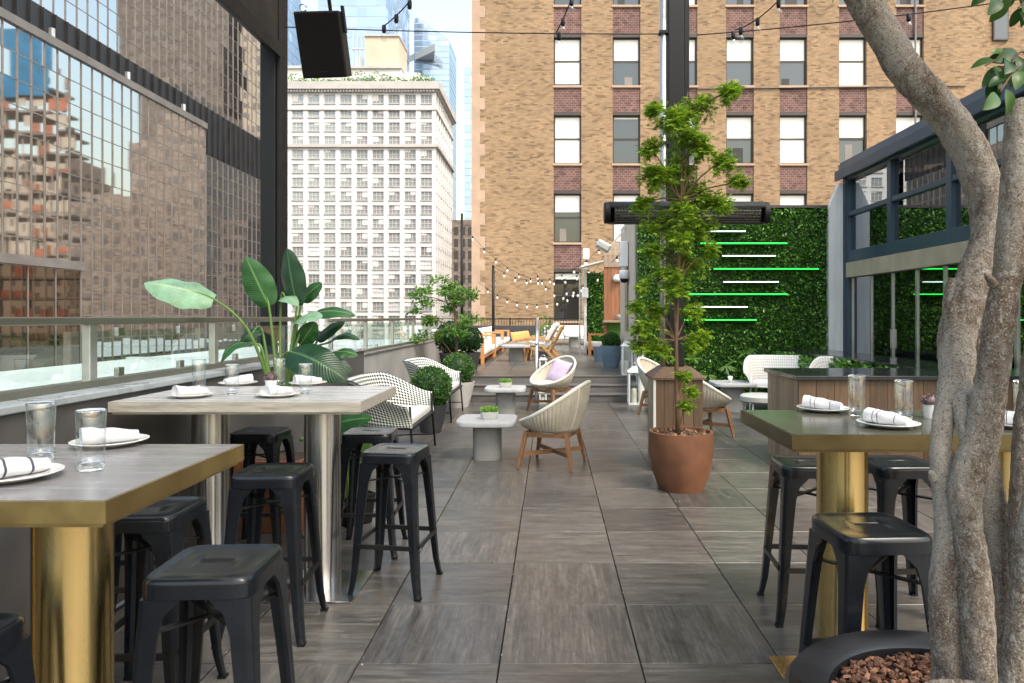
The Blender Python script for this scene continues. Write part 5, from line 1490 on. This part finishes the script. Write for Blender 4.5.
paddle(P(269, 306, 4.85), P(246, 257, 4.8), .215, 'bop_mid', (.2, -1, .0), rt2, .03, .3)
paddle(P(297, 306, 4.9), P(287, 248, 4.9), .205, 'bop_dark', (-.25, -1, .15), P(284, 392, YL), .03, .35)
paddle(P(281, 300, 4.95), P(298, 306, 4.8), .12, 'bop_pale', (.2, -.6, .7), P(280, 390, YL), .2, .3)
paddle(P(255, 344, 4.8), P(221, 363, 4.65), .13, 'bop_mid', (-.35, -.6, .7), rt, .28, .3, P(262, 350, 4.8))
paddle(P(289, 352, 4.75), P(347, 381, 4.6), .27, 'bop_dark', (.25, -.85, .45), rt2, .16, .3, P(283, 360, 4.8))
paddle(P(308, 318, 5.0), P(356, 316, 4.9), .13, 'bop_mid', (0, -.7, .7), P(286, 392, YL), .16, .35, P(296, 345, 4.9))
paddle(P(296, 322, 4.9), P(322, 318, 4.75), .17, 'bop_pale', (.1, -.6, .8), P(284, 392, YL), .15, .3)
paddle(P(300, 345, 4.95), P(316, 322, 4.9), .15, 'bop_mid', (.3, -1, .2), P(286, 392, YL), .05, .3)
paddle(P(330, 342, 5.1), P(360, 340, 5.0), .10, 'bop_dark', (0, -.5, .8), P(288, 392, YL), .2, .3, P(308, 352, 5))
paddle(P(305, 335, 5.1), P(330, 338, 5.05), .11, 'bop_dark', (.1, -.6, .6), P(286, 392, YL), .1, .3)
paddle(P(335, 352, 5.0), P(358, 356, 4.95), .11, 'bop_mid', (.1, -.6, .7), P(288, 392, YL), .12, .3, P(310, 360, 5))
paddle(P(330, 428, 5.0), P(372, 418, 4.8), .15, 'bop_mid', (0, -.8, .5), P(300, 440, YL), .1, .3)
paddle(P(318, 340, 5.05), P(345, 322, 5.0), .12, 'bop_dark', (-.2, -.8, .5), P(288, 392, YL), .1, .35)
paddle(P(302, 300, 5.0), P(322, 283, 4.95), .13, 'bop_mid', (-.3, -1, .2), P(286, 392, YL), .06, .35)
paddle(P(325, 365, 4.9), P(352, 372, 4.8), .13, 'bop_dark', (.1, -.7, .6), P(290, 400, YL), .2, .3)
paddle(P(262, 330, 4.95), P(240, 345, 4.9), .10, 'bop_dark', (.2, -.7, .6), P(272, 392, YL), .25, .35)
# grasses in a black pot at the end of the planter
gp = thing('grass_pot', 'square black pot of tall grass behind the right column of the pale table', 'plant', (PX(352, 4.98), 5.0, 0))
MB().lathe([(.14, 0), (.17, .22), (.155, .22), (.145, .18), (0, .17)], 4).build('pot', M['black'], gp, bevel=.006)
m = MB()
for _ in range(420):
    a = rnd(0, 6.28); r = rnd(0, .12); b0 = Vector((r*math.cos(a), r*math.sin(a), .17)); hgt = rnd(.3, .58); lean = rnd(.02, .16)
    d = Vector((math.cos(a), math.sin(a), 0)); s_ = d.cross(Vector((0, 0, 1)))*.005
    p1 = b0+d*lean*.3+Vector((0, 0, hgt*.55)); p2 = b0+d*lean+Vector((0, 0, hgt))
    m._add([b0-s_, b0+s_, p1+s_, p1-s_, p2], [(0, 1, 2, 3), (3, 2, 4)])
o2 = m.build('grass', M['lf_grass'], gp, fix=False)

# ------------------------------------------------------------ lanterns, handrails
def make_lantern(label, loc, h=.62, w=.2, grp='white lanterns'):
    t = thing('lantern', label, 'lantern', loc, 0, grp)
    a = w/2
    MB().box(-a, a, -a, a, 0, .025).build('base', M['wht_paint'], t, bevel=.003)
    for sx in (-1, 1):
        for sy in (-1, 1): MB().box(sx*a-.014*(1+sx), sx*a+.014*(1-sx), sy*a-.014*(1+sy), sy*a+.014*(1-sy), .026, h*.78).build('corner_post', M['wht_paint'], t)
    m = MB(); b = .05
    m.loft([[(-a-.012, -a-.012, h*.78), (a+.012, -a-.012, h*.78), (a+.012, a+.012, h*.78), (-a-.012, a+.012, h*.78)], [(-a-.012, -a-.012, h*.80), (a+.012, -a-.012, h*.80), (a+.012, a+.012, h*.80), (-a-.012, a+.012, h*.80)], [(-b, -b, h*.9), (b, -b, h*.9), (b, b, h*.9), (-b, b, h*.9)], [(-b, -b, h*.93), (b, -b, h*.93), (b, b, h*.93), (-b, b, h*.93)]], caps=True)
    m.build('roof', M['wht_paint'], t)
    MB().tube([(.045*math.cos(q), 0, h*.945+.045*math.sin(q)) for q in [math.pi*k/10 for k in range(11)]], .005, 6).build('handle', M['steel'], t, True)
    for (x0, x1, y0, y1) in ((-a+.03, a-.03, -a+.006, -a+.009), (-a+.03, a-.03, a-.009, a-.006), (-a+.006, -a+.009, -a+.03, a-.03), (a-.009, a-.006, -a+.03, a-.03)):
        MB().box(x0, x1, y0, y1, .027, h*.775).build('pane', M['clear'], t)
    MB().lathe([(.05, .026), (.05, .026+h*.34), (.01, .026+h*.35), (0, .026+h*.34)], 20).build('candle', M['wax'], t, True, auto=40)
    return t
make_lantern('white candle lantern on the floor at the right end of the steps', (PX(634.5, 11.75), 11.78, 0), .70, .22)
make_lantern('white candle lantern on the platform above the right end of the steps', (PX(627, 12.95), 12.98, .405), .68, .2)
make_lantern('small white lantern on the platform by the slim handrail post', (PX(543, 13.4), 13.4, .405), .32, .14)
make_lantern('small white lantern at the foot of the slim handrail post', (PX(543, 11.95), 11.95, 0), .24, .13)
hr = thing('stair_handrail', 'slim steel handrail post on the left of the middle of the steps', 'handrail', (PX(536.5, 11.9), 11.9, 0))
MB().tube([(0, 0, 0), (0, 0, 1.05)], .024, 10).build('post', M['steel_pale'], hr, True)
MB().tube([(0, 1.0, .405), (0, 1.0, 1.47)], .024, 10).build('post', M['steel_pale'], hr, True)
MB().tube([(0, -.05, 1.03), (0, 1.05, 1.47)], .022, 10).build('top_rail', M['steel_pale'], hr, True)
hr = thing('stair_handrail', 'flat white handrail panel at the right end of the steps', 'handrail', (1.56, 11.95, 0))
m = MB(); m._add([(0, -.05, 0), (0, .95, .405), (0, .95, 1.35), (0, -.05, .95), (.05, -.05, 0), (.05, .95, .405), (.05, .95, 1.35), (.05, -.05, .95)], [(0, 1, 2, 3), (7, 6, 5, 4), (0, 4, 5, 1), (1, 5, 6, 2), (2, 6, 7, 3), (3, 7, 4, 0)])
m.build('panel', M['panel_wh'], hr, bevel=.004)
MB().bar((.025, -.07, .97), (.025, .97, 1.38), .07, .03).build('top_rail', M['steel_pale'], hr)

# ------------------------------------------------------------ platform furniture
def make_sofa(label, loc, rz, length, n, frame, grp, d=.82, arm=True):
    t = thing('sofa', label, 'sofa', loc, rz, grp); L = length/2
    m = MB(); m.box(-L+.071, L-.071, -d/2, d/2, .14, .20); m.build('seat_frame', M[frame], t, bevel=.006)
    for sx in (-1, 1):
        m = MB(); x0, x1 = (sx*L-.07, sx*L) if sx > 0 else (sx*L, sx*L+.07)
        m.box(x0, x1, d/2-.08, d/2, 0, .56).box(x0, x1, -d/2, -d/2+.08, 0, .60).box(x0-.005, x1+.005, -d/2, d/2, .561, .61).box(x0+.01, x1-.01, -d/2+.081, d/2-.081, .14, .22)
        m.build('armrest', M[frame], t, bevel=.005)
    for k in range(3): MB().box(-L+.072, L-.072, -d/2, -d/2+.03, .26+k*.13, .34+k*.13).build('back_slat', M[frame], t, bevel=.004)
    W_ = (2*L-.16)/n
    for k in range(n):
        x0 = -L+.08+k*W_
        MB().box(x0+.006, x0+W_-.006, -d/2+.05, d/2+.02, .205, .36).build('seat_cushion', M['cush'], t, True, bevel=.045, seg=4)
        MB().cbox((x0+W_/2, -d/2+.15, .54), (W_-.015, .17, .40), (R(10), 0, 0)).build('back_cushion', M['cush'], t, True, bevel=.05, seg=4)
    return t
make_sofa('orange teak sofa with white cushions, nearest along the left of the platform', (-1.93, 17.2, .405), R(-90), 3.0, 3, 'teak_or', 'white cushioned sofas')
make_sofa('second white cushioned sofa farther along the left of the platform', (-1.93, 20.5, .405), R(-90), 3.0, 3, 'teak_or', 'white cushioned sofas')
make_sofa('third and farthest white cushioned sofa along the left of the platform', (-1.93, 23.8, .405), R(-90), 3.0, 3, 'teak_or', 'white cushioned sofas')
make_sofa('long white sofa at the far end of the platform, before the railing', (PX(574, 27.5), 27.5, .405), R(180), 2.6, 3, 'conc_lt', 'white cushioned sofas')
make_sofa('orange teak armchair with a white cushion on the right of the platform', (PX(602, 20), 20.2, .405), R(90), 1.0, 1, 'teak_or', 'white cushioned sofas')
low_table('concrete low table before the left sofa on the platform', PX(516, 16.9), 17.0, .405, .7, .40, .36, 'low concrete tables', 1.0)
low_table('small concrete low table before the far white sofa', PX(574, 24.5), 24.8, .405, .7, .42, .34)
low_table('concrete low table beside the slatted lounge chairs on the platform', PX(544, 17.5), 19.5, .405, .7, .40, .34)
for k, px in enumerate((514.5, 519, 523, 526.5)):
    Y = 19.6+k*.65
    make_pillow('cushion', ['amber cushion nearest in the row on the left sofas', 'second amber cushion from the front in the platform row', 'third amber cushion from the front in the platform row', 'amber cushion farthest back in the platform row'][k], 'cushion', (PX(px, Y), Y, .405+.515), (R(72), 0, R(60)), .30, .13, 'amber', 'amber cushions')
# light seat blocks carrying the amber cushions
bn = thing('long_bench', 'low pale bench with teak legs under the row of amber cushions on the platform', 'bench', (PX(520.5, 20.6)-.0, 20.6, .405))
MB().box(-.28, .22, -1.3, 1.35, .30, .36).build('seat', M['conc_lt'], bn, bevel=.006)
for sx in (-.24, .16):
    for sy in (-1.22, 1.22): MB().box(sx, sx+.06, sy, sy+.06, 0, .298).build('leg', M['teak_or'], bn)
def lounge(label, loc, rz, grp):
    t = thing('slatted_chair', label, 'chair', loc, rz, grp)
    m = 'teak_lt'
    for sx in (-1, 1):
        f = MB(); x = sx*.3
        f.bar((x, .36, 0), (x, .28, .56), .045, .06); f.build('leg', M[m], t)
        f = MB(); f.bar((x, -.42, 0), (x, -.05, .40), .045, .06); f.build('leg', M[m], t)
        f = MB(); f.bar((x, .36, .56), (x, -.36, .50), .06, .035); f.build('armrest', M[m], t)
        f = MB(); f.bar((x*.88, .34, .34), (x*.88, -.26, .25), .035, .07); f.build('side_rail', M[m], t)
        f = MB(); f.bar((x*.88, -.2, .2), (x*.88, -.55, .86), .035, .05); f.build('back_post', M[m], t)
    for k in range(7):
        u = .14+k*.135; p = Vector((0, -.2, .2)).lerp(Vector((0, -.55, .86)), u)
        MB().cbox(p, (.49, .022, .06), (R(28), 0, 0)).build('back_slat', M[m], t)
    for k in range(5):
        u = (k+.5)/5; p = Vector((0, .34, .36)).lerp(Vector((0, -.2, .28)), u); MB().cbox(p, (.49, .07, .02), (R(8), 0, 0)).build('seat_slat', M[m], t)
    MB().cbox((0, .07, .40), (.5, .56, .10), (R(8), 0, 0)).build('seat_cushion', M['cush'], t, True, bevel=.03, seg=3)
    MB().cbox((0, -.27, .70), (.5, .11, .50), (R(28), 0, 0)).build('back_cushion', M['cush'], t, True, bevel=.03, seg=3)
    return t
M['teak_lt'] = pm('honey_teak', (.42, .24, .10), .5, 0, .2, 4, .1, 40, (6, 6, 1.2))
l1 = lounge('honey teak slatted lounge chair on the platform, its slatted back to the right, nearest', (PX(541, 17.2), 17.2, .405), face(-1, .12), 'slatted lounge chairs')
dup(l1, 'honey teak slatted lounge chair just behind the nearest one on the platform', (PX(544, 18.9), 18.9, .405), face(-1, .05))
fe = thing('iron_railing', 'dark iron railing with thin bars behind the far sofa', 'railing', (PX(470, 29.3), 29.3, .405))
x1 = PX(590, 29.3)-PX(470, 29.3)
m = MB().box(0, x1, -.025, .025, .98, 1.03).box(0, x1, -.02, .02, .1, .13)
k = 0.0
while k < x1: m.box(k, k+.018, -.009, .009, .131, .979); k += .12
m.build('railing_bars', M['frame_black'], fe)
for k in range(4): MB().box(k*x1/3-.03, k*x1/3+.03, -.03, .03, 0, 1.06).build('post', M['frame_black'], fe)
dr = thing('dark_planter_wall', 'long dark planter box below the brick wall behind the left sofas', 'planter', (PX(505, 28.5), 28.5, .405))
MB().box(-1.6, 1.3, 0, .4, 0, .72).build('box', M['dark_pot'], dr, bevel=.01)
MB().box(-1.57, 1.27, .03, .37, .721, .73).build('soil', M['soil'], dr)

# ------------------------------------------------------------ the big multi-trunk tree in its black planter
pl = thing('round_planter', 'big round black planter filled with bark chips, lower right', 'planter', (1.07, 1.74, 0))
MB().lathe([(.34, 0), (.43, .25), (.455, .44), (.458, .485), (.445, .5), (.36, .5), (.345, .49), (.345, .455), (.0, .45)], 72).build('planter', pm('black_planter', (.009, .0095, .011), .42, 0, .2, 6, .08, 60), pl, True, auto=40)
m = MB()
for _ in range(3000):
    a = rnd(0, 6.28); r = .335*math.sqrt(random.random()); c = Vector((r*math.cos(a), r*math.sin(a), .452+rnd(0, .03)))
    rot = (rnd(-.6, .6), rnd(-.6, .6), rnd(0, 6.28)); from mathutils import Euler
    M4 = Matrix.Translation(c) @ Euler(rot).to_matrix().to_4x4()
    s1, s2, s3 = rnd(.005, .015), rnd(.003, .008), rnd(.002, .005)
    vs = [(-s1, -s2*rnd(.4, 1), -s3), (s1*rnd(.6, 1), -s2, -s3), (s1, s2*rnd(.4, 1), -s3), (-s1*rnd(.6, 1), s2, -s3), (-s1*.8, -s2*.7, s3), (s1*.7, -s2*.8, s3*rnd(.5, 1)), (s1*.8, s2*.6, s3), (-s1*.7, s2*.8, s3*rnd(.4, 1))]
    m._add([M4 @ Vector(v) for v in vs], [(0,3,2,1),(4,5,6,7),(0,1,5,4),(1,2,6,5),(2,3,7,6),(3,0,4,7)])
ck = m.build('bark_chips', M['chips'], pl); ck['kind'] = 'stuff'
tr = thing('multi_trunk_tree', 'mottled multi-trunk tree growing from the big black planter at the right', 'tree', (1.07, 1.74, .46))
o = Vector(tr.location)
def smooth_path(pts, rad, k=10):
    ps_, rs = [], []
    for i in range(len(pts)-1):
        p0 = pts[max(0, i-1)]; p1 = pts[i]; p2 = pts[i+1]; p3 = pts[min(len(pts)-1, i+2)]
        for q in range(k):
            u = q/k; ps_.append(.5*((2*p1)+(p2-p0)*u+(2*p0-5*p1+4*p2-p3)*u*u+(3*p1-p0-3*p2+p3)*u**3)); rs.append(rad[i]*(1-u)+rad[i+1]*u)
    ps_.append(pts[-1]); rs.append(rad[-1]); return ps_, rs
def trunk(name, pix, seed, n=56):
    """pix: (px, py, Y, diameter in px)"""
    pts = [P(a, b, y)-o for a, b, y, d in pix]; rad = [d*1.05*y/F/2 for a, b, y, d in pix]
    ps_, rs = smooth_path(pts, rad, max(6, int(330/len(pix))))
    off = Vector((seed*7.3, seed*3.1, 0))
    def wob(p):
        return 1+.07*noise.noise(p*9+off)+.045*noise.noise(p*26+off)+.045*noise.noise(p*75+off)+.045*noise.noise(p*190+off)
    return MB().tube(ps_, rs, n, True, wob).build(name, M['bark'], tr, True)
trunk('trunk', [(950, 700, 1.70, 36), (949, 668, 1.70, 29), (946, 618, 1.70, 31), (945, 582, 1.70, 27), (948, 529, 1.70, 24), (944, 479, 1.71, 23), (941, 447, 1.72, 19), (946, 405, 1.74, 20), (956, 372, 1.76, 30), (957, 337, 1.78, 33), (966, 304, 1.80, 31), (976, 272, 1.82, 32), (985, 246, 1.83, 29), (987, 220, 1.84, 28), (982, 183, 1.84, 32), (968, 148, 1.84, 32), (942, 110, 1.84, 31), (908, 73, 1.83, 31), (888, 40, 1.82, 30), (864, 0, 1.80, 30), (846, -40, 1.79, 29), (835, -80, 1.78, 28)], 1)
trunk('trunk', [(982, 700, 1.66, 36), (979, 668, 1.66, 30), (976, 618, 1.66, 31), (973, 570, 1.66, 30), (968, 529, 1.66, 25), (965, 494, 1.66, 30), (973, 461, 1.66, 31), (981, 440, 1.66, 31), (988, 401, 1.66, 29), (994, 369, 1.65, 27), (997, 337, 1.64, 27), (1002, 304, 1.63, 27), (1008, 272, 1.62, 26), (1012, 235, 1.61, 27), (1016, 190, 1.60, 27), (1018, 150, 1.60, 26), (1019, 118, 1.60, 23), (1017, 100, 1.60, 17)], 2)
trunk('trunk', [(960, 372, 1.75, 20), (962, 400, 1.72, 21), (966, 425, 1.69, 17), (971, 448, 1.67, 16)], 9, n=40)
trunk('trunk', [(1008, 690, 1.95, 30), (1003, 620, 1.95, 23), (1000, 560, 1.94, 25), (993, 510, 1.93, 25), (987, 470, 1.92, 22), (981, 410, 1.92, 18), (980, 345, 1.90, 15), (984, 305, 1.90, 15), (992, 260, 1.90, 13), (1003, 200, 1.92, 12)], 3)
trunk('trunk', [(1014, 700, 1.5, 28), (1016, 665, 1.5, 24), (1024, 600, 1.5, 26), (1032, 540, 1.5, 27), (1042, 470, 1.52, 27), (1050, 350, 1.54, 27), (1060, 250, 1.56, 26), (1070, 100, 1.6, 24)], 4)
trunk('trunk', [(1030, 690, 1.85, 30), (1026, 600, 1.85, 26), (1024, 520, 1.85, 26), (1026, 440, 1.85, 22), (1032, 380, 1.86, 20), (1045, 280, 1.88, 18)], 8)
trunk('trunk_stub', [(951, 330, 1.77, 15), (949, 305, 1.76, 11), (951, 285, 1.755, 9), (952, 278, 1.755, 5)], 5, n=28)
trunk('knot', [(993, 284, 1.615, 9), (988, 276, 1.595, 6), (986, 273, 1.59, 3)], 6, n=20)
trunk('knot', [(934, 478, 1.705, 10), (931, 472, 1.70, 5)], 10, n=20)
trunk('root_flare', [(918, 694, 1.60, 10), (936, 689, 1.58, 16), (962, 690, 1.55, 18), (990, 692, 1.55, 17), (1008, 696, 1.58, 10)], 7)
# leaf sprays at the upper right
def spray(root, tips, nleaf, size, seed):
    random.seed(seed)
    m = MB(); g = MB()
    for tp in tips:
        a, b = P(*root)-o, P(*tp)-o
        ps_, rs = smooth_path([a, a.lerp(b, .5)+Vector((0, 0, .03)), b], [.004, .003, .0015], 8)
        m.tube(ps_, rs, 5)
        for k in range(nleaf):
            u = .35+.65*k/(nleaf-1); p = ps_[int(u*(len(ps_)-1))]
            d = Vector((rnd(-1, .7), rnd(-.5, .5), rnd(-1.1, .15))).normalized(); n = Vector((rnd(-.3, .3), -1, rnd(0, .8))); n = (n-d*n.dot(d)).normalized(); s_ = d.cross(n)
            L = size*rnd(.75, 1.2); W_ = L*.26
            def fn(uu, vv):
                x = uu*2-1; wv = math.sin(math.pi*vv**.85)**.8 if 0 < vv < 1 else 0
                return p+d*(.012+L*vv)+s_*x*W_*wv+n*(.10*L*math.sin(math.pi*vv)+.25*W_*wv*abs(x))
            g.grid(fn, 4, 8)
    return m, g
for root, tips, nl_, sz, sd_ in (((1035, 70, 1.6), [(985, 66, 1.55), (1000, 92, 1.5), (1012, 60, 1.55), (992, 78, 1.6)], 6, .058, 5), ((1040, 20, 1.6), [(1000, -6, 1.55), (1018, 8, 1.55), (985, -20, 1.6)], 6, .056, 9)):
    a, b = spray(root, tips, nl_, sz, sd_)
    a.build('twig', M['twig'], tr, True); b.build('leaves', M['lf_mag'], tr, True, fix=False)

# crown above the picture's top edge
random.seed(21)
g = MB(); tw = MB()
for (px, py, Yc, n_) in ((845, -90, 1.78, 120), (800, -130, 1.7, 120), (880, -150, 1.9, 120), (1040, -70, 1.62, 120), (1060, -140, 1.7, 120), (960, -170, 1.7, 120)):
    c = P(px, py, Yc)-o
    a0 = (P(838, -75, 1.78) if px < 950 else P(1045, 40, 1.6))-o
    tw.tube([a0, a0.lerp(c, .5)+Vector((0, 0, .05)), c], [.02, .013, .006], 7)
    for p, d in ballpts(c, .26, n_, .2, (1, 1, .7)):
        if p.z+o.z < H+.47*(p.y+o.y)+.03: continue
        t_ = (d+Vector((rnd(-.6, .6), rnd(-.6, .6), rnd(-.8, .2)))).normalized(); nn = t_.cross(Vector((rnd(-1, 1), rnd(-1, 1), .3))).normalized(); L = rnd(.05, .08)
        g._add([p, p+t_*L*.3+nn*L*.17, p+t_*L*.65+nn*L*.16, p+t_*L, p+t_*L*.65-nn*L*.16, p+t_*L*.3-nn*L*.17], [(0, 1, 2, 3), (0, 3, 4, 5)])
tw.build('branches', M['bark'], tr, True); g.build('crown', M['lf_mag'], tr, fix=False)
